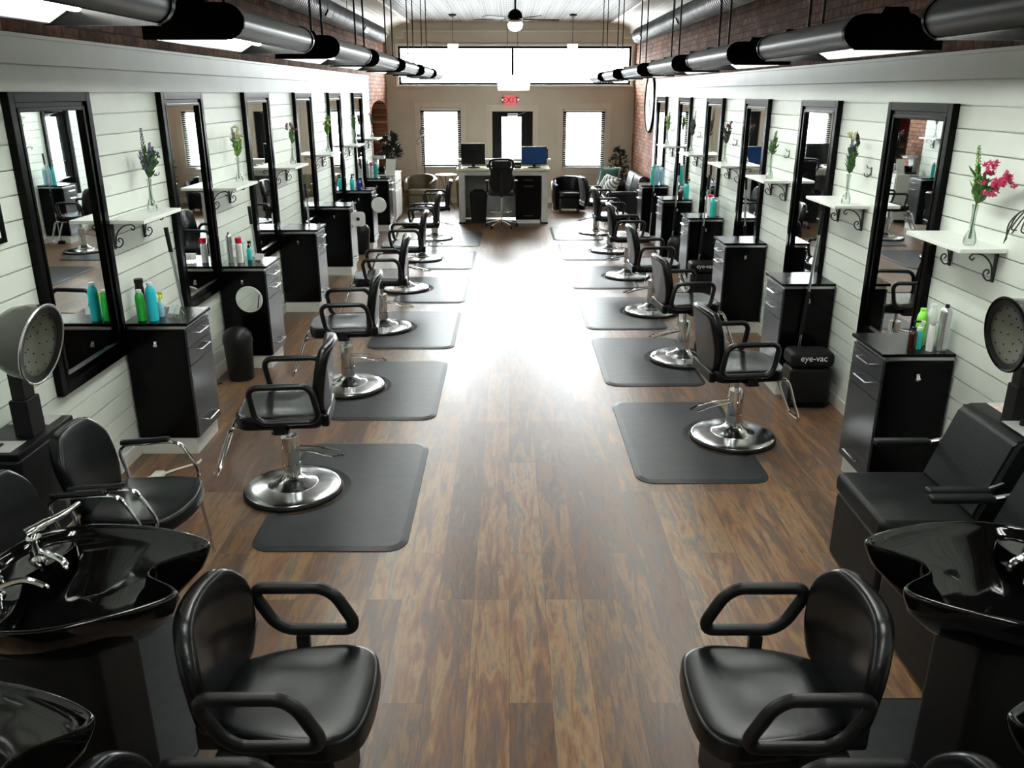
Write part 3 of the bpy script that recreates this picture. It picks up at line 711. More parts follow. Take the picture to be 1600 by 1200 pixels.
bottle(-2.44, 5.555, Z, .265, .034, 'cyan', 'whiteb', 'large cyan bottle with white cap beside the green bottle', caph=.08)
bottle(-2.43, 5.665, Z, .16, .021, 'paleblue', 'yellow', 'small pale blue spray bottle with yellow nozzle beside the cyan bottle', 'spray', caph=.3)
def card_stand(x, y, label):
    t = thing('card_stand', label, 'card stand', (x, y, Z), R(-20), 'wire card stands')
    b = MB(); b.tube([(-.05, -.03, .002), (-.02, 0, .075), (.01, .03, .002)], .0025, 6); b.tube([(.03, -.045, .002), (.05, -.01, .075), (.08, .02, .002)], .0025, 6); b.obj('wire_frame', 'steel', t)
    m = Matrix.Translation((.03, -.02, .04)) @ Matrix.Rotation(R(-30), 4, 'X'); MB().box(-.045, .045, -.001, .001, -.03, .03, mtx=m).obj('card', 'paper', t, smooth=False)
card_stand(-2.37, 5.72, 'small wire card stand beside the pale blue spray bottle')
bottle(-2.555, 7.60, Z, .28, .026, 'can', 'plastic', 'slim silver spray can with black tip beside the red-capped can', 'can', caph=.07, capr=.3)
bottle(-2.475, 7.62, Z, .23, .031, 'whiteb', 'red', 'white can with bright red cap on the cabinet with the round mirror', 'can', caph=.22, capr=.92)
bottle(-2.50, 7.75, Z, .22, .024, 'teal', 'teal', 'teal bottle behind the red-capped can', caph=.15)
bottle(-2.43, 7.76, Z, .16, .022, 'teal', 'plastic', 'short teal spray bottle next to the wire card stand', 'spray', caph=.3)
card_stand(-2.34, 7.72, 'small wire card stand behind the white can with red cap')
bottle(-2.54, 13.80, Z, .25, .036, 'teal', 'plastic', 'teal spray bottle with black nozzle beside the dark blue bottle', 'spray', caph=.3)
bottle(-2.44, 13.84, Z, .17, .034, 'blue', 'blue', 'short dark blue pump bottle beside a teal bottle', 'pump', caph=.3)
bottle(-2.60, 15.78, Z, .30, .028, 'can', 'plastic', 'slim silver can beside the pink-capped can near the white chest', 'can', caph=.1, capr=.3)
bottle(-2.53, 15.76, Z, .27, .033, 'whiteb', 'pink', 'white can with pink cap on the cabinet nearest the reception', 'can', caph=.22, capr=.92)
bottle(-2.45, 15.76, Z, .27, .036, 'teal', 'whiteb', 'teal bottle with white cap beside the pink-capped can', caph=.08)
bottle(2.44, 4.83, Z, .17, .024, 'amber', 'plastic', 'dark brown pump bottle, first in the cluster with the lime bottle', 'pump', caph=.25)
bottle(2.495, 4.87, Z, .16, .024, 'teal', 'whiteb', 'teal bottle with white spray head behind the dark brown pump bottle', 'spray', caph=.3)
bottle(2.535, 4.94, Z, .235, .030, 'lime', 'lime', 'bright lime green bottle behind the white tube', caph=.08)
bottle(2.545, 4.82, Z, .165, .024, 'whiteb', 'mauve', 'cream squeeze tube between the teal bottle and the big silver can', 'tube', caph=.02)
bottle(2.600, 4.95, Z, .26, .028, 'whiteb', 'whiteb', 'tall white bottle behind the big silver can', caph=.1)
bottle(2.620, 4.835, Z, .285, .034, 'can', 'plastic', 'big silver spray can with black tip, end of the cluster with the lime bottle', 'can', caph=.07, capr=.35)
bottle(2.555, 10.72, Z, .26, .036, 'whiteb', 'red', 'white bottle with dark red cap on a clock-side cabinet', 'can', caph=.12, capr=.9)
bottle(2.565, 10.60, Z, .24, .034, 'teal', 'teal', 'teal bottle in front of the dark red-capped white bottle', caph=.1)
bottle(2.63, 10.67, Z, .23, .034, 'can', 'can', 'silver can beside the teal bottle and red-capped bottle', 'can', caph=.1, capr=.4)
bottle(2.53, 12.50, Z, .17, .036, 'amber', 'whiteb', 'dark bottle with white spray head beside the tall green-teal bottle', 'spray', caph=.3)
bottle(2.62, 12.52, Z, .29, .040, 'teal', 'plastic', 'tall green-teal spray bottle with black nozzle on a clock-side cabinet', 'spray', caph=.25)
bottle(2.44, 14.50, Z, .30, .033, 'teal', 'teal', 'dark teal bottle, first of three on the cabinet by the sofa', caph=.1)
bottle(2.52, 14.50, Z, .32, .035, 'paleblue', 'teal', 'pale blue bottle, middle of three on the cabinet by the sofa', caph=.1)
bottle(2.60, 14.52, Z, .28, .035, 'paleblue', 'whiteb', 'pale blue bottle with white cap, last of three by the sofa', caph=.1)

# hand mirrors hung on cabinets
def hand_mirror(loc, rz, shape, label):
    t = thing('hand_mirror', label, 'hand mirror', loc, rz, 'white hand mirrors')
    b = MB()
    if shape == 'round':
        b.lathe([(0, -.010), (.112, -.010), (.122, -.004), (.122, .004), (.115, .008), (0, .008)], n=36, axis=Matrix.Rotation(R(90), 3, 'X')); b.obj('mirror_body', 'whitepl', t)
        MB().lathe([(0, .0081), (.112, .0081), (.112, .010), (0, .010)], n=36, axis=Matrix.Rotation(R(90), 3, 'X')).obj('mirror_pane' if label.startswith('round white hand mirror hung on') else 'backing', 'mirror' if label.startswith('round white hand mirror hung on') else 'whitepl', t)
    else:
        b.slab(rrect(.20, .20, .05), -.006, .006, .005); b.xf(Matrix.Rotation(R(90), 4, 'X')); b.obj('mirror_body', 'whitepl', t)
        b = MB(); b.tube([(-.05, 0, .095), (-.06, 0, .15), (-.06, 0, .24)], [.022, .015, .012], 8, rb=.006); b.obj('handle', 'whitepl', t)
        MB().lathe([(0, .006), (.025, .006), (.025, .008), (0, .008)], (0, 0, 0), 18, Matrix.Rotation(R(90), 3, 'X')).obj('grip_hole', 'plastic', t)
    return t
hand_mirror((-2.37, 7.428, .672), 0, 'round', 'round white hand mirror hung on a black cabinet side')
hand_mirror((-2.09, 11.64, .80), R(0), 'square', 'white square hand mirror with handle up, hung at a drawer')
hand_mirror((-2.10, 13.64, .74), 0, 'round', 'round white hand mirror at a drawer corner, beyond the square one')

# push brooms, bins, floor vacuums
def broom(x, y, h, label, rz=0, lean=(0, 0)):
    t = thing('broom', label, 'broom', (x, y, 0), rz, 'telescopic brooms')
    tx, ty = lean; P = lambda k: (tx*k, ty*k, .03+(h-.03)*k)
    MB().tube([P(.0), P(.34)], .012, 10).obj('lower_pole', 'steel', t)
    MB().tube([P(.34), P(.58)], .017, 10).obj('foam_sleeve', 'rubber', t)
    MB().tube([P(.58), P(.88)], .012, 10).obj('upper_pole', 'steel', t)
    MB().tube([P(.88), P(1.)], .016, 10).obj('end_grip', 'rubber', t)
    MB().box(-.06, .06, -.02, .02, .0, .06, .008).obj('broom_head', 'rubber', t)
broom(-2.38, 6.10, 1.52, 'telescopic broom standing behind the cabinet with green and cyan bottles', 0, (-.13, .03))
broom(-2.42, 8.09, 1.42, 'telescopic broom standing behind the cabinet with the round hand mirror', 0, (-.08, .03))
broom(-2.40, 10.18, 1.42, 'telescopic broom behind the bare-topped left-hand cabinet', 0, (-.04, .02))
broom(-2.36, 14.28, 1.42, 'telescopic broom behind the cabinet with the dark blue bottle', 0, (-.12, .02))
def dome_bin(x, y, label):
    t = thing('waste_bin', label, 'bin', (x, y, 0), 0, 'dome-top waste bins')
    MB().lathe([(0, 0), (.105, 0), (.11, .01), (.125, .34), (0, .34)], n=28).obj('bin_body', 'plastic', t)
    MB().lathe([(.13, .341), (.132, .355), (.125, .41), (.095, .455), (.05, .478), (0, .485)], n=28).obj('dome_lid', 'plastic', t)
    return t
dome_bin(-2.43, 7.17, 'black dome-top bin beside the cabinet with the round hand mirror')
dome_bin(2.45, 12.15, 'black dome-top bin on the clock side, between two cabinets')
dome_bin(-2.36, 13.40, 'black dome-top bin on the left wall, beside the dark blue bottle cabinet')
def floor_vac(x, y, label):
    t = thing('floor_vacuum', label, 'vacuum', (x, y, 0), 0, 'stationary floor vacuums')
    b = MB(); b.box(-.17, .17, -.11, .11, 0.0, .34, .03, 3); b.obj('vacuum_body', 'plastic', t)
    b = MB(); b.box(-.178, .178, -.125, .12, .345, .475, .045, 4); b.obj('canister_top', 'rubber', t)
    b = MB(); b.box(-.13, .13, -.12, -.10, .01, .05, .005); b.obj('suction_inlet', 'lam', t)
    text_part('lettering', 'eye-vac', .072, 'whitepl', t, (0, -.1255, .43), (R(90), 0, 0), .001)
    return t
floor_vac(2.455, 6.50, 'black floor vacuum with white lettering, largest in view, in front of a cabinet')
floor_vac(2.42, 10.27, 'black floor vacuum with white lettering, the smaller one farther down the clock side')
def wallpole(x, y, h, ln, label): broom(x, y, h, label, 0, ln)
broom(2.40, 6.665, 1.56, 'telescopic broom leaning behind the largest floor vacuum', 0, (.09, .005))
broom(2.38, 10.45, 1.50, 'telescopic broom leaning behind the smaller floor vacuum', 0, (.08, .01))
broom(2.40, 12.33, 1.50, 'telescopic broom in front of the cabinet with pump bottles, clock side', 0, (.06, .01))
broom(2.40, 14.30, 1.50, 'telescopic broom in front of the cabinet by the sofa', 0, (.06, .01))

# cords and outlets
def outlet(x, y, z, s, label, cat='outlet'):
    t = thing('wall_outlet', label, cat, (x, y, z), 0 if s > 0 else PI, 'white wall outlets')
    MB().box(0, .006, -.036, .036, -.058, .058, .003).obj('cover_plate', 'whitepl', t)
    for q in (-.022, .022): MB().box(.0055, .008, -.014, .014, q-.012, q+.012, .002).obj('socket', 'whitepl', t)
outlet(XL, 6.18, .60, 1, 'white wall outlet with a black plug by the first left cabinet')
outlet(XR, 6.22, .58, -1, 'white wall outlet above the largest floor vacuum')
b = MB(); b.tube(spline([(XL+.012, 6.18, .62), (XL+.05, 6.22, .62), (XL+.07, 6.4, .5), (XL+.06, 6.55, .25), (XL+.07, 6.75, .08), (XL+.10, 6.98, .02)], 6), .005, 6)
tag(b.obj('power_cord', 'rubber'), 'black power cord hanging from outlet to dome-top bin', 'cord')
b = MB(); b.tube(spline([(-2.60, 4.75, .012), (-2.50, 4.9, .012), (-2.38, 5.08, .012), (-2.28, 5.20, .012), (-2.18, 5.30, .012), (-2.17, 5.36, .012)], 6), .008, 6); b.tube(spline([(-2.60, 4.80, .01), (-2.47, 5.02, .01), (-2.33, 5.16, .01), (-2.20, 5.28, .01)], 6), .008, 6); b.box(-2.40, -2.33, 5.05, 5.14, .002, .035, .006)
tag(b.obj('extension_lead', 'cord_w'), 'white extension lead on the floor by the chrome-armed dryer chair', 'cord')
# small framed picture on the left wall, near edge; hanging air plant on the clock side wall
t = thing('framed_picture', 'small black-framed picture at the left edge, beside the mirror by the hood dryers', 'picture', (XL, 4.23, 1.80))
b = MB(); b.box(0, .02, -.15, -.12, -.09, .12, .003); b.box(0, .02, .12, .15, -.09, .12, .003); b.box(0, .02, -.12, .12, .09, .12, .003); b.box(0, .02, -.12, .12, -.09, -.06, .003); b.obj('frame', 'blackpaint', t)
MB().box(.0, .008, -.12, .12, -.06, .09).obj('print', 'paper', t)
t = thing('air_plant', 'dark wiry plant in a wall holder at the picture edge, beside the pink blossoms', 'plant', (XR-.02, 4.20, 1.84))
b = MB(); 
for k in range(9):
    a = R(40*k); b.tube(spline([(0, 0, 0), (-.05+.03*math.cos(a), .06*math.sin(a), .05), (-.08+.05*math.cos(a), .12*math.sin(a), .0+.04*math.cos(a)), (-.09, .15*math.sin(a), -.09+.05*math.cos(a*2))], 5), [.004]*15+[.0015], 5)
b.obj('fronds', 'darkleaf', t); MB().lathe([(0, -.05), (.03, -.05), (.04, .02), (.03, .02), (.02, -.03), (0, -.03)], n=16).obj('holder', 'iron', t)

# ------------------------------------------------------------------ styling chairs
def back_f(w, h, lean, curve, y0, z0, up=None):
    """maps slab coords (x across, y up the back, z thickness towards the front) to chair coords; front is +Y"""
    def f(x, v, z):
        cy = curve*(x/(w/2))**2
        ln = R(lean)
        return (x, y0+z*math.cos(ln)-v*math.sin(ln)+cy, z0+v*math.cos(ln)+z*math.sin(ln))
    return f
def back_outline(w, h, r=.10, wt=.8):
    """rounded shape, wide at 40 % of its height, narrower at foot and top; y from 0"""
    pts = spline([(-w*.34, 0), (0, -.004), (w*.34, 0), (w*.46, h*.20), (w*.5, h*.45), (w*.49, h*.72), (w*.5*wt, h*.94), (w*.20, h*1.0), (-w*.20, h*1.0), (-w*.5*wt, h*.94), (-w*.49, h*.72), (-w*.5, h*.45), (-w*.46, h*.20)], 4, True)
    return [(p.x, p.y) for p in [Vector((q[0], q[1], 0)) for q in pts]]
def _sp2(pts, n=4): return [(p[0], p[1]) for p in spline([(a, b, 0) for a, b in pts], n, True)]
def back_outline(w, h, wt=.8):
    return _sp2([(-w*.34, 0), (0, -.004), (w*.34, 0), (w*.46, h*.20), (w*.5, h*.45), (w*.49, h*.72), (w*.5*wt, h*.94), (w*.20, h*1.0), (-w*.20, h*1.0), (-w*.5*wt, h*.94), (-w*.49, h*.72), (-w*.5, h*.45), (-w*.46, h*.20)])
def arm_loop(x, y0, y1, z0, z1, r=.06, slant=.03, t=.019, tb=.023):
    pts = []
    for cx, cz, a0 in ((y1-r, z1-r, 0), (y0+r, z1-r, 90), (y0+r, z0+r, 180), (y1-r, z0+r, 270)):
        for i in range(7):
            a = R(a0+90*i/6); zz = cz+r*math.sin(a); pts.append((x, cx+r*math.cos(a)+slant*1.3*((zz-z0)/(z1-z0)-.5), zz))
    b = MB(); b.tube(pts, t, 10, closed=True, rb=tb); return b
def make_styling_chair():
    t = thing('styling_chair', 'x', 'styling chair')
    MB().lathe([(0, .001), (.305, .001), (.316, .008), (.316, .022), (.308, .028), (0, .028)], n=56).obj('rubber_ring', 'rubber', t)
    b = MB(); b.lathe([(.303, .029), (.303, .036), (.296, .042), (.24, .050), (.16, .058), (.155, .064), (.12, .074), (.085, .092), (.066, .112), (.058, .12), (0, .12)], n=56); b.obj('base_plate', 'chrome_soft', t)
    b = MB(); b.lathe([(.058, .12), (.058, .20), (.055, .202), (.055, .385), (.050, .392), (0, .392)], n=32); b.obj('pump_cylinder', 'chrome', t)
    b = MB(); b.lathe([(.018, .392), (.018, .507), (0, .507)], n=16); b.obj('piston', 'steel', t)
    b = MB(); b.tube([(-.03, -.055, .30), (-.045, -.16, .285), (-.055, -.26, .255), (-.01, -.335, .245), (.055, -.30, .25), (.045, -.16, .285), (.03, -.055, .30)], .0065, 8); b.tube([(-.075, 0, .30), (.075, 0, .30)], .008, 8); b.obj('foot_pedal', 'chrome', t)
    b = MB(); b.box(-.13, .13, -.20, .16, .452, .47, .004); b.box(-.03, .03, -.16, .16, .43, .4525, .004); b.obj('seat_plate', 'plastic', t)
    b = MB(); b.tube([(.10, -.10, .455), (.16, -.12, .44), (.20, -.13, .37), (.20, -.14, .345)], .005, 6); b.obj('height_lever', 'chrome', t)
    so = _sp2([(-.235, -.24), (0, -.25), (.235, -.24), (.255, -.10), (.255, .10), (.245, .22), (.16, .275), (0, .285), (-.16, .275), (-.245, .22), (-.255, .10), (-.255, -.10)])
    b = MB(); b.slab(so, .47, .555, .028, .004, sag=.012); b.obj('seat', 'leather', t, ang=60)
    b = MB(); b.slab(back_outline(.47, .45, .84), -.035, .035, .028, .006, back_f(.47, .45, 9, .045, -.245, .53)); b.obj('backrest', 'leather', t, ang=60)
    b = MB(); b.box(-.20, .20, -.285, -.235, .46, .545, .015, 3); b.obj('back_bracket', 'leather', t)
    for s in (-1, 1):
        p = arm_loop(s*.285, -.22, .15, .535, .760).obj('armrest', 'plastic', t)
        MB().box(min(s*.12, s*.282), max(s*.12, s*.282), -.05, .05, .458, .470, .003).obj('arm_bracket', 'plastic', p)
        MB().box(s*.285-.012, s*.285+.012, -.035, .035, .458, .52, .003).obj('arm_post', 'plastic', p)
    b = MB()
    P = [(-.13, .0, .448), (-.13, .27, .448), (-.13, .31, .435), (-.12, .345, .40), (-.105, .40, .26), (-.09, .455, .125), (-.06, .462, .105), (.06, .462, .105), (.09, .455, .125), (.105, .40, .26), (.12, .345, .40), (.13, .31, .435), (.13, .27, .448), (.13, .0, .448)]
    b.tube(spline(P, 4), .0125, 8); b.obj('footrest', 'chrome', t)
    for c in list(t.children):
        if c.name.split('.')[0] in ('seat_plate', 'height_lever', 'seat', 'backrest', 'back_bracket', 'armrest', 'footrest'):
            for q in [c]+list(c.children): q.data.transform(Matrix.Translation((0, 0, .055)))
    return t
ch = make_styling_chair()
LCH = [(-1.405, 4.90, 96), (-1.405, 6.90, 97), (-1.38, 8.84, 95), (-1.365, 10.78, 94), (-1.35, 12.85, 92), (-1.31, 14.78, 93)]
RCH = [(1.673, 5.76, -84), (1.68, 7.70, -84), (1.675, 9.55, -88), (1.665, 11.55, -90), (1.65, 13.55, -88), (1.60, 15.40, -80)]
cn = ['first', 'second', 'third', 'fourth', 'fifth', 'sixth']
for i, (x, y, a) in enumerate(LCH):
    o = ch if i == 0 else dup(ch, (0, 0, 0)); o.location = (x, y, 0); o.rotation_euler = (0, 0, R(a))
    o['label'] = 'black styling chair on chrome base, %s from the chrome-armed dryer chairs, left row' % cn[i]; o['group'] = 'styling chairs of the left row'
for i, (x, y, a) in enumerate(RCH):
    dup(ch, (x, y, 0), R(a), 'black styling chair on chrome base, %s from the boxy dryer seats, clock-side row' % cn[i], 'styling chairs of the clock-side row')
# anti-fatigue mats: a rounded rectangle with a round recess for the chair base
def mat_outline(W, Ln, hx, hr):
    """W across X (0..W), Ln along Y centred; recess circle centred (hx,0) radius hr bites the x=0 edge"""
    pts = []
    def cor(cx, cy, a0, r=.10):
        for i in range(7): a = R(a0+90*i/6); pts.append((cx+r*math.cos(a), cy+r*math.sin(a)))
    r = .12
    cor(W-r, -Ln/2+r, 270, r); cor(W-r, Ln/2-r, 0, r); cor(r, Ln/2-r, 90, r)
    a1 = math.acos(max(-1, min(1, -hx/hr)))
    for i in range(17): a = a1-(2*a1)*i/16; pts.append((hx+hr*math.cos(a), hr*math.sin(a)))
    cor(r, -Ln/2+r, 180, r)
    return pts
def make_mat():
    o = mat_outline(.90, 1.54, .08, .330)
    b = MB(); V = []
    # offset rings along averaged normals for the bevelled rim
    n = len(o)
    def off(d):
        out = []
        for i in range(n):
            a, c, e = Vector(o[i-1]), Vector(o[i]), Vector(o[(i+1) % n]); t = (e-a).normalized() if (e-a).length > 1e-6 else Vector((1, 0)); nn = Vector((-t.y, t.x)); out.append((c.x+nn.x*d, c.y+nn.y*d))
        return out
    rs = [[(x, y, .0005) for x, y in o], [(x, y, .005) for x, y in o], [(x, y, .0125) for x, y in off(.035)], [(x, y, .0150) for x, y in off(.045)]]
    b.rings(rs); return tag(b.obj('floor_mat', 'matr', ang=20), 'x', 'mat')
mt = make_mat()
for i, y in enumerate([c[1] for c in LCH]):
    o = mt if i == 0 else mt.copy()
    if i: COL.objects.link(o)
    o.location = (LCH[i][0]-.08, y, 0); o['label'] = 'charcoal mat under the %s styling chair from the chrome-armed dryer chairs, left row' % cn[i]; o['group'] = 'charcoal mats of the left row'
for i, y in enumerate([c[1] for c in RCH]):
    o = mt.copy(); COL.objects.link(o); o.location = (RCH[i][0]+.08, y, 0); o.rotation_euler = (0, 0, PI)
    o['label'] = 'charcoal mat under the %s styling chair from the boxy dryer seats, clock-side row' % cn[i]; o['group'] = 'charcoal mats of the clock-side row'
# ------------------------------------------------------------------ shampoo bowls and chairs (bowl opens to local +X)
def bowl_outline():
    h = [(.235, 0), (.245, .040), (.29, .075), (.345, .112), (.372, .145), (.352, .185), (.24, .25), (.05, .318), (-.14, .325), (-.275, .26), (-.34, .13)]
    pts = h+[(-.355, 0)]+[(x, -y) for x, y in reversed(h[1:])]
    return [(p.x, p.y) for p in spline([(a, b, 0) for a, b in pts], 5, True)]
def make_bowl():
    t = thing('shampoo_bowl', 'x', 'shampoo bowl'); o = bowl_outline(); n = len(o)
    cx = -.03
    def sc(k, z, lift=0.):
        out = []
        for x, y in o:
            px = cx+(x-cx)*k; py = y*k
            if k < .9:   # inner basin: relax the horns into an oval
                a = math.atan2(y, x-cx); ov = (.285*math.cos(a), .25*math.sin(a)); w = min(1, (.9-k)/.35); px = px*(1-w)+(cx-.03+ov[0]*k)*w; py = py*(1-w)+ov[1]*k*w
            out.append((px, py, z+lift*max(0, x)*(.4 if k > .9 else 0)))
        return out
    L_ = .12
    R_ = [sc(.42, .70), sc(.60, .72), sc(.80, .79), sc(.93, .865, L_), sc(.97, .90, L_), sc(.985, .915, L_), sc(1.0, .935, L_), sc(1.0, .946, L_), sc(.985, .953, L_), sc(.96, .951, L_), sc(.94, .938, L_), sc(.89, .905), sc(.80, .872), sc(.72, .82), sc(.58, .772), sc(.38, .755), sc(.16, .750)]
    b = MB(); b.rings(R_); b.obj('basin', 'ceramic', t, ang=70)
    MB().lathe([(0, .751), (.028, .751), (.030, .754), (.016, .756), (0, .752)], (-.06, 0, 0), 20).obj('drain', 'chrome', t)
    # deck at the back with the mixer and the sprayer
    b = MB(); b.slab(_sp2([(-.20, .02), (-.15, .12), (-.14, .24), (-.22, .25), (-.29, .17), (-.31, .0), (-.29, -.17), (-.22, -.25), (-.14, -.24), (-.15, -.12)]), .86, .925, .012); b.obj('tap_deck', 'ceramic', t, ang=60)
    b = MB(); b.lathe([(.030, .926), (.030, .934), (.022, .945), (.018, .99), (.024, 1.0), (.024, 1.012), (.012, 1.03), (0, 1.03)], (-.22, .13, 0), 24); b.obj('mixer_body', 'chrome', t)
    b = MB(); b.tube(spline([(-.235, .12, 1.025), (-.20, .15, 1.04), (-.13, .19, 1.07), (-.085, .215, 1.10)], 4), [.020]*3+[.018]*3+[.013]*3+[.009]*3+[.004], 10, rb=None); b.obj('lever_handle', 'chrome', t)
    b = MB(); b.lathe([(.026, .926), (.026, .932), (.018, .94), (.018, .965), (.03, .975), (.03, .985), (.012, .99), (.012, 1.0), (.027, 1.005), (.027, 1.012), (0, 1.014)], (-.23, -.10, 0), 24); b.tube(spline([(-.225, -.10, .955), (-.16, -.07, .965), (-.10, -.06, .94), (-.09, -.055, .91)], 4), .012, 8); b.obj('spray_tap', 'chrome', t)
    b = MB(); b.tube(spline([(-.21, .13, .955), (-.15, .09, .965), (-.09, .06, .955), (-.08, .05, .925)], 4), .011, 8); b.obj('spout', 'chrome', t)
    b = MB(); b.slab(rrect(.40, .34, .05), 0.0, .74, .02, f=lambda x, y, z: (x-.12, y, z)); b.obj('pedestal', 'rubber', t)
    return t
bw = make_bowl()
bowls = [(-1.415, 2.40, 0, 'glossy black shampoo bowl with chrome lever tap, left side, beyond its neighbour'), (-1.415, 1.54, 0, 'glossy black shampoo bowl cut by the bottom left corner of the view'),
         (1.62, 2.41, PI, 'glossy black shampoo bowl with round-topped chrome tap, clock side, fully seen rim'), (1.63, 1.54, PI, 'glossy black shampoo bowl cut by the bottom right corner of the view')]
for i, (x, y, a, lb) in enumerate(bowls):
    o = bw if i == 0 else dup(bw, (0, 0, 0)); o.location = (x, y, 0); o.rotation_euler = (0, 0, a); o['label'] = lb; o['group'] = 'glossy black shampoo bowls'
def make_shampoo_chair():
    t = thing('shampoo_chair', 'x', 'shampoo chair')
    so = _sp2([(-.13, -.25), (0, -.255), (.13, -.25), (.215, -.12), (.255, .08), (.25, .20), (.18, .27), (0, .29), (-.18, .27), (-.25, .20), (-.255, .08), (-.215, -.12)])
    b = MB(); b.slab(so, .42, .515, .03, .004, sag=.012); b.obj('seat', 'leather', t, ang=60)
    b = MB(); b.slab(back_outline(.53, .415, .72), -.035, .035, .03, .008, back_f(.53, .5, 6, .06, -.255, .485)); b.obj('backrest', 'leather', t, ang=60)
    b = MB(); b.box(-.17, .17, -.285, -.2, .40, .50, .015, 3); b.obj('back_bracket', 'plastic', t)
    for s in (-1, 1):
        p = arm_loop(s*.30, -.17, .13, .54, .72, .055, -.075, .019, .024).obj('armrest', 'plastic', t)
        MB().box(s*.30-.014, s*.30+.014, -.06, -.01, .415, .515, .003).obj('arm_post', 'plastic', p)
        MB().box(min(s*.18, s*.302), max(s*.18, s*.302), -.06, -.01, .405, .419, .003).obj('arm_bracket', 'plastic', p)
    b = MB(); b.box(-.21, .21, -.22, .17, .0, .415, .02, 3); b.obj('base_box', 'leather_soft', t)
    return t
sc_ = make_shampoo_chair()
for i, (x, y, a, lb) in enumerate([(-.745, 2.36, -90, 'black shampoo chair with loop arms before the left-hand bowl, whole seat in view'), (-.75, 1.50, -90, 'black shampoo chair at the bottom edge, left side, mostly cut off'),
                                   (.895, 2.35, 90, 'black shampoo chair with loop arms before the clock-side bowl, whole seat in view'), (.90, 1.49, 90, 'black shampoo chair at the bottom edge, clock side, mostly cut off')]):
    o = sc_ if i == 0 else dup(sc_, (0, 0, 0)); o.location = (x, y, 0); o.rotation_euler = (0, 0, R(a)); o['label'] = lb; o['group'] = 'shampoo chairs with loop arms'
b = MB(); b.slab(rrect(1.15, .95, .06), 0.0005, .014, .012); o = b.obj('floor_mat', 'matr'); o.location = (-1.80, 3.02, 0); tag(o, 'grey floor mat under the left-hand shampoo bowl and dryer chairs', 'mat')
b = MB(); b.slab(rrect(.95, 1.6, .06), 0.0005, .014, .012); o = b.obj('floor_mat', 'matr'); o.location = (1.75, 2.1, 0); tag(o, 'black floor mat under the clock-side shampoo bowls', 'mat')

# ------------------------------------------------------------------ hood dryers
def hood_parts(t, c, shell, liner, rim, r=.185, rz=0., tilt=12):
    """hood opens towards local direction rz (0 = +X) and tips down a little"""
    A = (Matrix.Rotation(rz, 3, 'Z') @ Matrix.Rotation(R(90+tilt), 3, 'Y'))
    prof = [(0, -.235), (r*.30, -.23), (r*.58, -.20), (r*.80, -.15), (r*.94, -.08), (r, .0), (r*.985, .0), (r*.92, -.078), (r*.78, -.145), (r*.56, -.19), (r*.28, -.22), (0, -.226)]
    MB().lathe(prof, c, 40, A).obj('hood_shell', shell, t, ang=60)
    p = MB().lathe([(0, -.045), (r*.45, -.040), (r*.93, -.012), (r*.955, -.012), (r*.955, -.016), (r*.93, -.02), (r*.45, -.048), (0, -.053)], c, 40, A).obj('hood_liner', liner, t, ang=60)
    b = MB()
    for q in range(3):
        for k in range(5+q*4):
            a = 2*PI*k/(5+q*4); rr = r*(.28+.22*q); v = A @ Vector((rr*math.cos(a), rr*math.sin(a), -.038+.012*q)); 
            bmesh.ops.create_icosphere(b.bm, subdivisions=1, radius=.004, matrix=Matrix.Translation(Vector(c)+v))
    b.obj('air_holes', 'blackpaint', p)
    MB().lathe([(r*.80, -.006), (r*.975, .001), (r*.975, .004), (r*.80, -.003), (r*.80, -.006)], c, 40, A).obj('hood_ring', 'plastic', t)
    pts = [Vector(c)+A @ Vector((r*math.cos(2*PI*k/40), r*math.sin(2*PI*k/40), 0)) for k in range(40)]
    MB().tube(pts, .008, 8, closed=True).obj('hood_rim', rim, t)
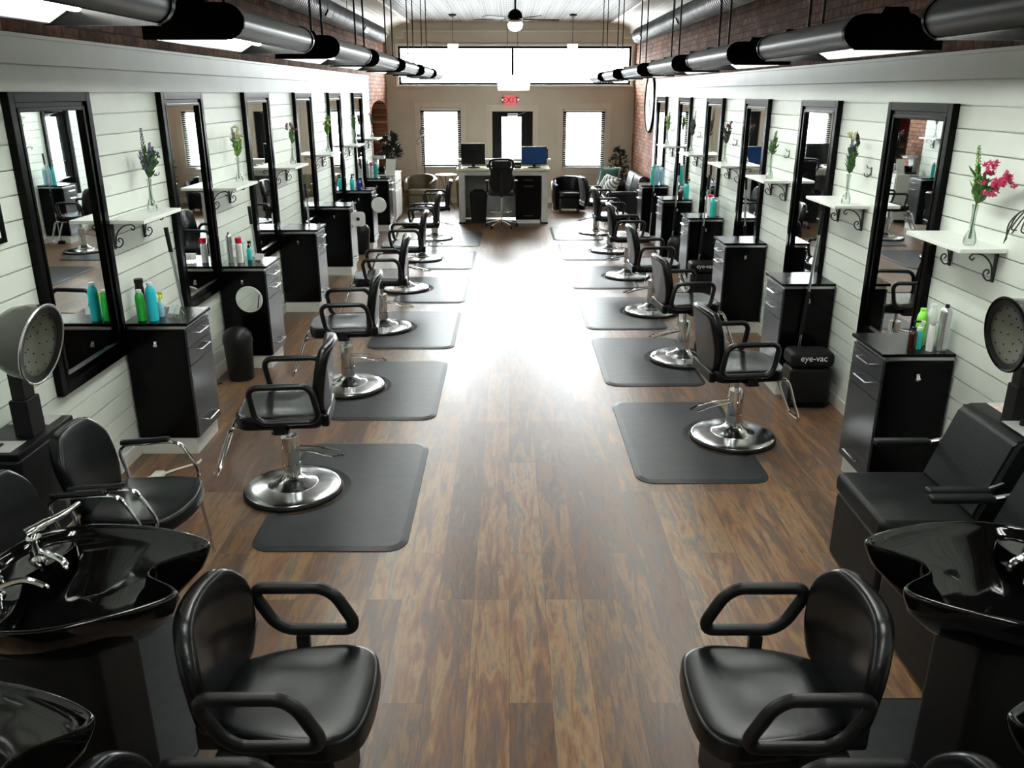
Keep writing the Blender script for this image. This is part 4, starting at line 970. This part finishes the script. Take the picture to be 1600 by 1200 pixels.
def chrome_dryer():
    """faces +X; origin on the floor below the seat centre"""
    t = thing('dryer_chair', 'x', 'dryer chair')
    so = _sp2([(-.24, -.21), (-.24, .0), (-.24, .21), (-.05, .255), (.10, .265), (.22, .22), (.27, .0), (.22, -.22), (.10, -.265), (-.05, -.255)])
    b = MB(); b.slab(so, .40, .48, .028, .008); b.obj('seat', 'leather', t, ang=60)
    b = MB(); b.slab(back_outline(.47, .44, .70), -.035, .035, .028, .01, lambda x, v, z: (-.235+z*math.cos(R(14))-v*math.sin(R(14))+.03*(x/.24)**2, x, .45+v*math.cos(R(14))+z*math.sin(R(14)))); b.obj('backrest', 'leather', t, ang=60)
    b = MB(); b.tube(spline([(-.315+.01, y, .55+.33*(1-(y/.22)**2)) for y in (-.22, -.18, -.1, 0, .1, .18, .22)], 4), .003, 5); 
    for s in (-1, 1):
        y = s*.285; ap = thing('x', 'x', 'x') if False else None
        path = spline([(-.20, y, .40), (-.215, y, .50), (-.235, y, .60), (-.20, y, .645), (-.10, y, .655), (.02, y, .665), (.09, y, .655), (.13, y, .60), (.175, y, .50), (.165, y, .455), (.12, y, .43), (.0, y, .415), (-.15, y, .405)], 5)
        f = MB().tube(path, .012, 8, rb=.009).obj('arm_frame', 'chrome', t)
        b = MB(); b.tube([(-.22, y, .662), (-.10, y, .672), (.04, y, .682)], .020, 10, rb=.016); b.obj('arm_pad', 'leather', f)
    for sx in (-.19, .19):
        for s in (-1, 1): MB().tube([(sx, s*.22, .40), (sx*1.12, s*.26, .0)], .009, 8).obj('leg', 'chrome', t)
    # housing behind the back rest, with its control tray and column
    b = MB(); b.slab([(x, y) for x, y in rrect(.30, .56, .03)], .30, .80, .02, f=lambda x, y, z: (x-.585, y, z)); b.obj('dryer_housing', 'leather_soft', t)
    b = MB(); b.box(-.72, -.44, -.26, .26, .802, .835, .008); b.obj('control_tray', 'plastic', t)
    for yy in (-.17, .18):
        p = MB().box(-.70, -.49, yy-.07, yy+.07, .8355, .839, .001).obj('control_panel', 'panel', t)
        MB().lathe([(0, .839), (.02, .839), (.018, .862), (0, .862)], (-.57, yy, 0), 16).obj('dial', 'plastic', p) if yy > 0 else MB().box(-.60, -.57, yy-.02, yy+.02, .839, .85, .003).obj('rocker_switch', 'plastic', p)
    b = MB(); b.box(-.565, -.475, -.062, .062, .835, 1.03, .008); b.obj('column_sleeve', 'plastic', t)
    b = MB(); b.box(-.553, -.487, -.048, .048, 1.03, 1.18, .006); b.obj('column', 'plastic', t)
    hood_parts(t, (-.38, 0, 1.30), 'hoodgrey', 'hoodin', 'steel', .195)
    return t
cd = chrome_dryer(); cd.location = (-1.88, 3.87, 0); cd['label'] = 'black dryer chair with chrome arms under the silver-rimmed hood, left wall'; cd['group'] = 'chrome-armed dryer chairs'
dup(cd, (-1.93, 3.235, 0), 0, 'black dryer chair with chrome arms, half hidden behind the left-hand shampoo bowl', 'chrome-armed dryer chairs')
def boxy_dryer():
    """faces -X; origin on the floor below the seat centre"""
    t = thing('boxy_dryer_chair', 'x', 'dryer chair')
    b = MB(); b.box(-.27, .30, -.30, .30, .0, .385, .03, 3); b.obj('base_box', 'leather_soft', t)
    b = MB(); b.box(-.285, .26, -.295, .295, .39, .505, .035, 4); b.obj('seat', 'leather_soft', t)
    prof = [(.16, .50), (.30, .90), (.33, .915), (.64, .915), (.64, .30), (.28, .30), (.20, .44)]
    b = MB(); b.prism(prof, -.27, .27, 'Y'); bmesh.ops.bevel(b.bm, geom=b.bm.edges[:], offset=.022, segments=3, affect='EDGES'); b.obj('backrest', 'leather_soft', t, ang=30)
    for s in (-1, 1):
        y = s*.295; p = MB().box(-.10, .20, y-.028, y+.028, .655, .69, .013, 3).obj('armrest', 'leather_soft', t)
        MB().tube([(.17, y, .67), (.27, y*.93, .70)], .012, 8).obj('arm_bracket', 'steel', p)
    p = MB().box(.40, .62, -.24, .05, .9155, .922, .002).obj('tray_recess', 'plastic', t)
    MB().box(.43, .60, .08, .24, .9155, .919, .001).obj('magazine', 'paperpink', t)
    p = MB().box(.35, .50, -.24, -.04, .922, .93, .003).obj('control_panel', 'panel', t)
    for yy in (-.19, -.10): MB().lathe([(0, .93), (.018, .93), (.016, .955), (0, .956)], (.42, yy, 0), 16).obj('dial', 'plastic', p)
    b = MB(); b.box(.40, .475, -.038, .055, .915, 1.10, .008); b.obj('column_sleeve', 'plastic', t)
    b = MB(); b.box(.408, .467, -.03, .045, 1.10, 1.24, .006); b.obj('column', 'plastic', t)
    hood_parts(t, (.29, -.03, 1.365), 'hoodgrey', 'hoodin', 'blackpaint', .175, PI, 6)
    return t
bd = boxy_dryer(); bd.location = (2.07, 3.83, 0); bd['label'] = 'boxy black dryer seat under the black-rimmed hood, clock-side wall'; bd['group'] = 'boxy black dryer seats'
dup(bd, (2.05, 3.165, 0), 0, 'boxy black dryer seat half hidden behind the clock-side shampoo bowl', 'boxy black dryer seats')

# ------------------------------------------------------------------ reception desk and what stands on it
DY = 16.62
t = thing('reception_desk', 'whitewashed board reception desk with cream top, facing the front windows', 'desk', (-.10, DY, 0))
MB().box(-.92, .90, -.03, .78, 1.02, 1.06, .006).obj('worktop', 'desktop', t)
for x in (-.88, .74):
    b = MB(); b.box(x, x+.12, .0, .09, .03, 1.02, .003); b.obj('corner_post', 'deskw', t)
    for xx in (-.87, .85): pass
for x in (-.87, .83): MB().box(x, x+.03, .09, .74, .03, 1.02, .002).obj('side_panel', 'deskw', t)
b = MB(); b.box(-.84, .83, .66, .70, .03, 1.02)
for z in (.22, .42, .62, .82): b.box(-.84, .83, .655, .66, z, z+.006)
b.obj('back_panel', 'deskw', t, smooth=False)
MB().box(-.76, .74, .0, .03, .93, 1.02, .002).obj('apron', 'deskw', t)
MB().box(-.95, .95, .70, .90, 1.16, 1.19, .004).obj('counter_ledge', 'trimw', t)
MB().box(-.84, .83, .68, .70, 1.0, 1.16).obj('ledge_riser', 'deskw', t, smooth=False)
for x in (-.88, .74): MB().box(x-.01, x+.13, -.01, .10, 0, .03, .002).obj('post_foot', 'rubber', t)
# drawer pedestal under the desk
t = thing('drawer_unit', 'black three-drawer unit with steel pulls under the desk', 'drawers', (.38, DY+.05, 0))
MB().box(-.24, .24, .0, .50, 0, .07).obj('plinth', 'whitelam', t, smooth=False)
MB().box(-.25, .25, .012, .55, .07, .92, .003).obj('body', 'lam', t)
for z0, z1, hz in ((.80, .90, .84), (.66, .79, .725), (.08, .65, .15)):
    p = MB().box(-.245, .245, -.006, .011, z0, z1, .002).obj('drawer', 'lam', t); MB().tube([(-.09, -.006, hz), (-.09, -.03, hz), (.09, -.03, hz), (.09, -.006, hz)], .006, 6).obj('handle', 'chrome', p)
t = thing('swing_lid_bin', 'black tapered bin with sloping swing lid under the desk', 'bin', (-.60, DY+.17, 0))
b = MB(); b.rings([[(x*k, y*k, z) for x, y in rrect(.34, .30, .04)] for k, z in ((.85, 0), (1, .50))]); b.obj('bin_body', 'plastic', t)
b = MB(); b.rings([[(x*k, y*k, z-(y*.25 if z > .52 else 0)) for x, y in rrect(.35, .31, .04)] for k, z in ((1, .501), (1, .52), (.9, .585), (.5, .62))]); b.obj('swing_lid', 'rubber', t)
def monitor(x, y, w, h, scr, label, rz=0):
    t = thing('computer_monitor', label, 'monitor', (x, y, 1.0605), R(rz), 'computer monitors on the desk')
    MB().lathe([(0, 0), (.13, 0), (.135, .008), (.12, .014), (0, .016)], n=28).obj('stand_base', 'plastic', t)
    MB().box(-.03, .03, .0, .03, .014, .12, .004).obj('stand_neck', 'plastic', t)
    MB().box(-w/2, w/2, -.02, .02, .055, .055+h, .006).obj('bezel', 'plastic', t)
    MB().box(-w/2+.018, w/2-.018, -.0225, -.0203, .075, .04+h, .0).obj('screen', scr, t, smooth=False)
monitor(-.70, 16.95, .47, .40, 'screen', 'black switched-off monitor on the cream desk top, in front of the ribbon window', 0)
monitor(.50, 16.95, .50, .34, 'bluescreen', 'monitor showing a dark blue screen on the desk', 3)
t = thing('phone', 'dark desk phone beside the black monitor', 'phone', (-.36, 16.95, 1.0605)); MB().box(-.08, .08, -.09, .09, 0, .05, .012).obj('phone_body', 'plastic', t); MB().box(-.07, -.03, -.08, .08, .052, .08, .01).obj('handset', 'plastic', t)
t = thing('receipt_printer', 'small black receipt printer left of the blue screen monitor', 'printer', (.17, 16.88, 1.0605)); MB().box(-.07, .07, -.09, .09, 0, .11, .012).obj('printer_body', 'plastic', t); MB().box(-.05, .05, -.0915, -.088, .035, .045).obj('paper_slot', 'paper', t, smooth=False)
t = thing('small_speaker', 'black box standing behind the blue screen monitor', 'speaker', (.72, 17.42, 1.1905)); MB().box(-.07, .07, -.06, .06, 0, .20, .006).obj('speaker_body', 'plastic', t); MB().lathe([(0, 0), (.04, 0), (.045, .004), (0, .006)], (0, -.061, .11), 20, Matrix.Rotation(R(90), 3, 'X')).obj('cone', 'rubber', t)
t = thing('white_cup', 'white cup at the desk corner beside the black monitor', 'cup', (-.965, 16.72, 1.0605)); MB().lathe([(0, 0), (.028, 0), (.036, .09), (.033, .09), (.026, .006), (0, .006)], n=20).obj('cup_body', 'whitepl', t); MB().tube(spline([(.034, 0, .07), (.06, 0, .06), (.055, 0, .03), (.030, 0, .025)], 4), .004, 6).obj('cup_handle', 'whitepl', t)

# drafting chair
t = thing('drafting_chair', 'tall black drafting chair with chrome foot ring, back to the camera', 'office chair', (-.14, 16.15, 0))
for k in range(5):
    a = R(72*k+90); ca, sa = math.cos(a), math.sin(a)
    g = MB().tube([(.03*ca, .03*sa, .13), (.16*ca, .16*sa, .11), (.31*ca, .31*sa, .07)], [.024, .02, .014], 8, rb=.018).obj('base_leg', 'chrome', t)
    b = MB(); b.lathe([(0, -.012), (.024, -.012), (.027, -.008), (.027, .008), (.024, .012), (0, .012)], (.31*ca, .31*sa, .027), 16, Matrix.Rotation(a, 3, 'Z') @ Matrix.Rotation(R(90), 3, 'X')); b.tube([(.31*ca, .31*sa, .04), (.31*ca, .31*sa, .065)], .008, 6); b.obj('caster', 'rubber', g)
MB().tube([(0, 0, .10), (0, 0, .60)], .016, 14).obj('gas_column', 'chrome', t)
b = MB(); b.tube([(.21*math.cos(2*PI*k/36), .21*math.sin(2*PI*k/36), .31) for k in range(36)], .010, 8, closed=True)
for k in range(4): b.tube([(.015*math.cos(PI/2*k), .015*math.sin(PI/2*k), .31), (.205*math.cos(PI/2*k), .205*math.sin(PI/2*k), .31)], .006, 6)
b.lathe([(.016, .28), (.035, .285), (.035, .33), (.016, .335)], n=16); b.obj('foot_ring', 'chrome', t)
b = MB(); b.slab(_sp2([(-.22, -.22), (0, -.24), (.22, -.22), (.25, 0), (.22, .22), (0, .25), (-.22, .22), (-.25, 0)]), .62, .71, .03, .01); b.obj('seat', 'leather', t, ang=60)
b = MB(); b.slab(_sp2([(-.17, 0), (0, -.01), (.17, 0), (.23, .16), (.20, .33), (.19, .44), (0, .46), (-.19, .44), (-.20, .33), (-.23, .16)]), -.025, .025, .022, .006, back_f(.44, .62, 6, .05, -.26, .70)); b.obj('backrest', 'leather', t, ang=60)
b = MB(); b.tube(spline([(-.19, -.31, 1.10), (-.215, -.30, 1.16), (-.21, -.31, 1.25), (-.15, -.32, 1.285), (0, -.33, 1.295), (.15, -.32, 1.285), (.21, -.31, 1.25), (.215, -.30, 1.16), (.19, -.31, 1.10)], 5), .022, 8); b.obj('head_frame', 'plastic', t)
b = MB(); b.slab([(x, y+.0) for x, y in rrect(.36, .13, .04)], -.015, .015, .012, f=lambda x, v, z: (x, -.32+z, 1.20+v)); b.obj('head_cushion', 'leather', t)
for s in (-1, 1):
    p = MB().tube([(s*.20, -.05, .65), (s*.27, -.05, .68), (s*.275, -.05, .86)], .015, 8).obj('arm_post', 'plastic', t); MB().box(s*.275-.035, s*.275+.035, -.15, .10, .86, .89, .012, 3).obj('arm_pad', 'rubber', p)
MB().box(-.03, .03, -.29, -.24, .60, 1.15, .01).obj('back_spine', 'plastic', t)

# tub chairs
def tub(loc, rz, m, label, legs=.06):
    t = thing('tub_chair', label, 'armchair', loc, rz, 'tub armchairs in the waiting area')
    n = 22; rs = []
    def sect(k):
        a = R(-128+256*k/(n-1)); r = .33; c = math.cos(a); cx, cy = r*math.sin(a), -r*c*.95
        h = .74-.16*(abs(a)/R(128))**2; d = Vector((math.sin(a), -c*.95, 0)).normalized()
        P = []
        for dr, z in ((-.045, legs), (-.045, h-.03), (-.02, h), (.03, h), (.06, h-.03), (.05, .35), (.035, legs)): P.append((cx+d.x*dr, cy+d.y*dr, z))
        return P
    b = MB(); b.rings([sect(k) for k in range(n)]); b.obj('tub_back', m, t, ang=40)
    b = MB(); b.slab(rrect(.52, .50, .10), .10, .33, .02, f=lambda x, y, z: (x, y+.03, z)); b.obj('seat_base', m, t)
    b = MB(); b.slab(rrect(.50, .50, .12), .332, .44, .03, .012, f=lambda x, y, z: (x, y+.05, z)); b.obj('seat', m, t, ang=60)
    for x in (-.2, .2):
        for y in (-.2, .22): MB().cyl((x, y, 0), (x, y, .10), .018, .022, 10).obj('leg', 'wood_dark', t)
tub((-1.97, 18.85, 0), R(172), 'olive', 'brown leather tub chair below the ribbon window, by the round table')
tub((-.78, 18.75, 0), R(195), 'olive', 'brown leather tub chair mostly hidden behind the desk')
tub((1.30, 18.35, 0), R(180), 'leather', 'black leather tub chair between the desk and the sofa')
# bistro table
t = thing('bistro_table', 'small round table on curved iron legs, between the brown tub chairs', 'table', (-1.38, 18.75, 0))
MB().lathe([(0, .745), (.235, .745), (.24, .75), (.24, .758), (.235, .763), (0, .763)], n=36).obj('tabletop', 'whitelam', t)
for k in range(3):
    a = R(120*k+30); b = MB(); b.tube(spline([(.19*math.cos(a), .19*math.sin(a), .742), (.10*math.cos(a), .10*math.sin(a), .60), (.035*math.cos(a), .035*math.sin(a), .42), (.08*math.cos(a), .08*math.sin(a), .22), (.20*math.cos(a), .20*math.sin(a), .0)], 5), .008, 6); b.obj('leg', 'iron', t)
b = MB(); b.tube([(.05*math.cos(2*PI*k/20), .05*math.sin(2*PI*k/20), .42) for k in range(20)], .007, 6, closed=True); b.tube([(.15*math.cos(2*PI*k/24), .15*math.sin(2*PI*k/24), .11) for k in range(24)], .006, 6, closed=True); b.obj('leg_ring', 'iron', t)
# iron pole with scroll top
t = thing('iron_plant_pole', 'tall thin black iron pole with round cage and scrolls by the front wall', 'coat stand', (-1.90, 19.35, 0))
MB().lathe([(0, 0), (.14, 0), (.15, .012), (.02, .03), (0, .03)], n=24).obj('pole_base', 'iron', t)
MB().tube([(0, 0, .02), (0, 0, 1.55)], .012, 8).obj('pole', 'iron', t)
b = MB()
for k in range(6):
    a = R(30*k); b.tube([(.085*math.cos(q)*math.cos(a), .085*math.cos(q)*math.sin(a), 1.62+.085*math.sin(q)) for q in [2*PI*j/24 for j in range(24)]], .004, 5, closed=True)
b.obj('cage_ball', 'iron', t)
for s in (-1, 1):
    b = MB(); b.tube(spline([(0, 0, 1.40), (s*.06, 0, 1.50), (s*.13, 0, 1.47), (s*.17, 0, 1.41), (s*.14, 0, 1.36), (s*.11, 0, 1.39), (s*.13, 0, 1.42)], 5), .006, 6); b.obj('scroll_hook', 'iron', t)

# sofa along the clock-side brick wall
t = thing('leather_sofa', 'dark brown leather sofa along the brick wall below the clock', 'sofa', (2.35, 17.55, 0))
MB().box(-.42, .44, -.95, .95, .06, .30, .04, 3).obj('sofa_base', 'leather_soft', t)
for y in (-.42, .42): b = MB(); b.box(-.44, .20, y-.41, y+.41, .302, .46, .05, 4); b.obj('seat_cushion', 'leather', t)
for y in (-.42, .42):
    b = MB(); b.box(-.10, .13, y-.41, y+.41, -.24, .24, .08, 4, mtx=Matrix.Translation((.27, 0, .66)) @ Matrix.Rotation(R(14), 4, 'Y')); b.obj('back_cushion', 'leather', t)
for y in (-.90, .90): MB().box(-.44, .40, y-.085, y+.085, .06, .62, .06, 4).obj('armrest', 'leather', t)
for x in (-.36, .36):
    for y in (-.85, .85): MB().cyl((x, y, 0), (x, y, .06), .03, .03, 10).obj('foot', 'wood_dark', t)
def cushion(name, loc, size, rot, m, label, fringe=None, button=None):
    t = thing(name, label, 'cushion', loc, 0, 'cushions on the sofa'); t.rotation_euler = rot
    n = 12; w = size/2; rs = []
    b = MB(); bm = b.bm; G = {}
    for sgn in (1, -1):
        for i in range(n+1):
            for j in range(n+1):
                u, v = -1+2*i/n, -1+2*j/n; pin = 1-.08*(abs(u)**2)*(1-abs(v)**2)-.08*(abs(v)**2)*(1-abs(u)**2); edge = i in (0, n) or j in (0, n)
                if edge and sgn < 0: G[(sgn, i, j)] = G[(1, i, j)]; continue
                zz = 0 if edge else sgn*.085*((1-u*u)*(1-v*v))**.45
                if button and not edge: zz -= sgn*.03*math.exp(-(u*u+v*v)*20)
                G[(sgn, i, j)] = bm.verts.new((u*w*(1-.07*(1-v*v)), v*w*(1-.07*(1-u*u)), zz))
        for i in range(n):
            for j in range(n):
                f = (G[(sgn, i, j)], G[(sgn, i+1, j)], G[(sgn, i+1, j+1)], G[(sgn, i, j+1)])
                if len(set(f)) == 4: bm.faces.new(f)
    b.obj('cushion_cover', m, t, ang=80)
    if button: MB().lathe([(0, .06), (.02, .06), (.016, .068), (0, .07)], n=14).obj('button', 'leaf', t)
    if fringe:
        b = MB()
        for k in range(60):
            s = k/15; i = int(s); q = -1+2*(s-i); e = [(q, 1), (1, -q), (-q, -1), (-1, q)][i]; b.tube([(e[0]*w*.97, e[1]*w*.97, 0), (e[0]*w*1.07, e[1]*w*1.07, rnd.uniform(-.01, .01))], .005, 4)
        b.obj('fringe', 'whitelam', t)
cushion('throw_cushion', (2.12, 18.20, .74), .44, (R(70), R(0), R(-30)), 'tealfab', 'dark teal fringed cushion with centre button on the sofa', True, True)
cushion('throw_cushion', (2.04, 17.62, .67), .40, (R(58), R(8), R(-58)), 'stripe', 'striped grey and white cushion in front of the teal one')
cushion('throw_cushion', (2.06, 17.20, .66), .38, (R(50), R(-8), R(-50)), 'stripe', 'striped grey cushion at the near end of the sofa')

def bushy(name, loc, r, h, n, m, label, cat='plant', seed=3, ln=.12, pot=None, up=.2):
    rr = random.Random(seed); t = thing(name, label, cat, loc)
    if pot:
        MB().lathe([(0, 0), (pot[0]*.75, 0), (pot[0], pot[1]), (pot[0]*.92, pot[1]), (pot[0]*.85, pot[1]-.03), (0, pot[1]-.03)], n=28).obj('pot', pot[2], t); z0 = pot[1]-.03
    else: z0 = 0
    b = MB(); lf = MB()
    for k in range(n):
        a = rr.uniform(0, 2*PI); e = rr.uniform(.1, 1)**.6; zz = rr.uniform(.25, 1); q = Vector((math.cos(a)*r*e*math.sin(zz*2.6+.3), math.sin(a)*r*e*math.sin(zz*2.6+.3), z0+h*zz))
        if k % 5 == 0: b.tube([(0, 0, z0), (q.x*.4, q.y*.4, z0+(q.z-z0)*.6), tuple(q)], .005, 4)
        for j in range(6): leafp(lf, q, (math.cos(a)+rr.uniform(-1, 1), math.sin(a)+rr.uniform(-1, 1), up+rr.uniform(-.5, .8)), rr.uniform(.5, 1)*ln, ln*.13)
    b.obj('stems', 'wood_dark', t); lf.obj('foliage', m, t, smooth=False); return t
bushy('potted_tree', (2.46, 19.30, 0), .25, 1.02, 130, 'darkleaf', 'dark bushy potted plant in the corner behind the sofa', seed=5, pot=(.15, .28, 'plastic'))
# white chest by the arched doorway
t = thing('white_chest', 'white panelled chest with dark iron handles by the arched doorway', 'chest', (-2.49, 17.25, 0))
MB().box(-.24, .235, -.50, .50, .05, .90, .004).obj('body', 'whitelam', t); MB().box(-.25, .26, -.52, .52, .901, .93, .005).obj('worktop', 'trimw', t)
for y in (-.36, -.12, .12, .36):
    p = MB().box(.236, .252, y-.11, y+.11, .64, .88, .004).obj('drawer', 'trimw', t); MB().tube([(.252, y-.03, .76), (.27, y-.03, .76), (.27, y+.03, .76), (.252, y+.03, .76)], .006, 6).obj('handle', 'iron', p)
    p = MB().box(.236, .252, y-.11, y+.11, .09, .62, .004).obj('door', 'trimw', t); MB().box(.2525, .258, y-.08, y+.08, .12, .59, .003).obj('door_panel', 'whitelam', p)
for y in (-.47, .47):
    for x in (-.2, .2): MB().box(x-.025, x+.025, y-.025, y+.025, 0, .05).obj('foot', 'whitelam', t, smooth=False)
t = thing('coffee_maker', 'dark and steel coffee machine on the white chest', 'coffee machine', (-2.56, 16.95, .9305))
MB().box(-.12, .12, -.10, .12, 0, .03, .008).obj('drip_base', 'plastic', t); MB().box(-.12, -.02, -.09, .11, .031, .29, .01).obj('water_tank', 'steel', t); MB().box(-.12, .12, -.10, .12, .291, .36, .012).obj('brew_head', 'steel', t)
MB().lathe([(0, .032), (.055, .032), (.065, .08), (.05, .15), (.045, .15), (.058, .08), (.05, .036), (0, .036)], (.045, .01, 0), 20).obj('carafe', 'blackpaint', t)
t = thing('notice_card', 'white sheet in a stand on the white chest, before the coffee machine', 'card', (-2.33, 16.79, .9305), R(-25)); MB().box(-.11, .11, -.003, .003, .012, .30, mtx=Matrix.Rotation(R(-10), 4, 'X')).obj('sheet', 'paper', t, smooth=False); MB().box(-.115, .115, -.05, .03, 0, .010, .002).obj('stand', 'whitepl', t)
bushy('potted_fern', (-2.40, 17.40, .9305), .20, .62, 90, 'darkleaf', 'arching potted plant in a white pot on the white chest', seed=9, ln=.17, pot=(.10, .16, 'whitepl'))
# big clock on the clock-side wall
t = thing('wall_clock', 'big round wall clock with black rim on the brick wall, seen edge-on', 'clock', (BR-.001, 17.55, 2.26)); A = Matrix.Rotation(R(-90), 3, 'Y')
MB().lathe([(0, 0), (.54, 0), (.54, .02), (0, .02)], (0, 0, 0), 56, A).obj('clock_face', 'clockface', t)
MB().lathe([(.54, .0), (.575, .0), (.578, .03), (.56, .045), (.54, .035), (.54, .0)], (0, 0, 0), 56, A).obj('rim', 'blackpaint', t)
for k in range(12):
    a = R(30*k); b = MB(); b.box(-.023, -.021, -.006, .006, .38, .50, mtx=Matrix.Rotation(a, 4, 'X')); b.obj('hour_mark', 'iron', t, smooth=False)
for a, l, w in ((150, .28, .012), (12, .40, .008)): b = MB(); b.box(-.030, -.026, -w, w, -.06, l, mtx=Matrix.Rotation(R(a), 4, 'X')); b.obj('clock_hand', 'iron', t, smooth=False)

# ------------------------------------------------------------------ camera, daylight, exposure
cd_ = bpy.data.cameras.new('camera'); cam = bpy.data.objects.new('camera', cd_); COL.objects.link(cam); SC.camera = cam
cd_.sensor_width = 36; cd_.lens = 36*1300/1600; cd_.clip_end = 200
cam.location = (0, 0, 2.45); cam.rotation_euler = (R(90)-math.atan(455/1300), 0, -math.atan(5/1376))
w = bpy.data.worlds.new('sky'); SC.world = w; w.use_nodes = True; bg = w.node_tree.nodes['Background']
nt = w.node_tree; tc = nt.nodes.new('ShaderNodeTexCoord'); sx = nt.nodes.new('ShaderNodeSeparateXYZ'); nt.links.new(tc.outputs['Generated'], sx.inputs[0])
mr_ = nt.nodes.new('ShaderNodeMapRange'); mr_.inputs['From Min'].default_value = -.03; mr_.inputs['From Max'].default_value = .10; mr_.inputs['To Min'].default_value = 7.5; mr_.inputs['To Max'].default_value = 30.
nt.links.new(sx.outputs['Z'], mr_.inputs['Value']); nt.links.new(mr_.outputs[0], bg.inputs['Strength']); bg.inputs['Color'].default_value = (.94, .965, 1, 1)   # overcast sky above a darker street
for h in (WL, WR, DO, CL):
    l = bpy.data.lights.new('daylight_portal', 'AREA'); l.shape = 'RECTANGLE'; l.size = h[1]-h[0]; l.size_y = h[3]-h[2]; l.cycles.is_portal = True
    o = bpy.data.objects.new('daylight_portal', l); COL.objects.link(o); o.location = ((h[0]+h[1])/2, YF+.17, (h[2]+h[3])/2); o.rotation_euler = (R(-90), 0, 0)
SC.view_settings.view_transform = 'Standard'; SC.view_settings.look = 'None'; SC.view_settings.gamma = 1; SC.view_settings.exposure = 1.1
SC.cycles.max_bounces = 8; SC.cycles.diffuse_bounces = 4; SC.cycles.glossy_bounces = 5; SC.cycles.transparent_max_bounces = 12
SC.cycles.use_denoising = True; SC.cycles.sample_clamp_indirect = 8
SC.cycles.caustics_reflective = False; SC.cycles.caustics_refractive = False
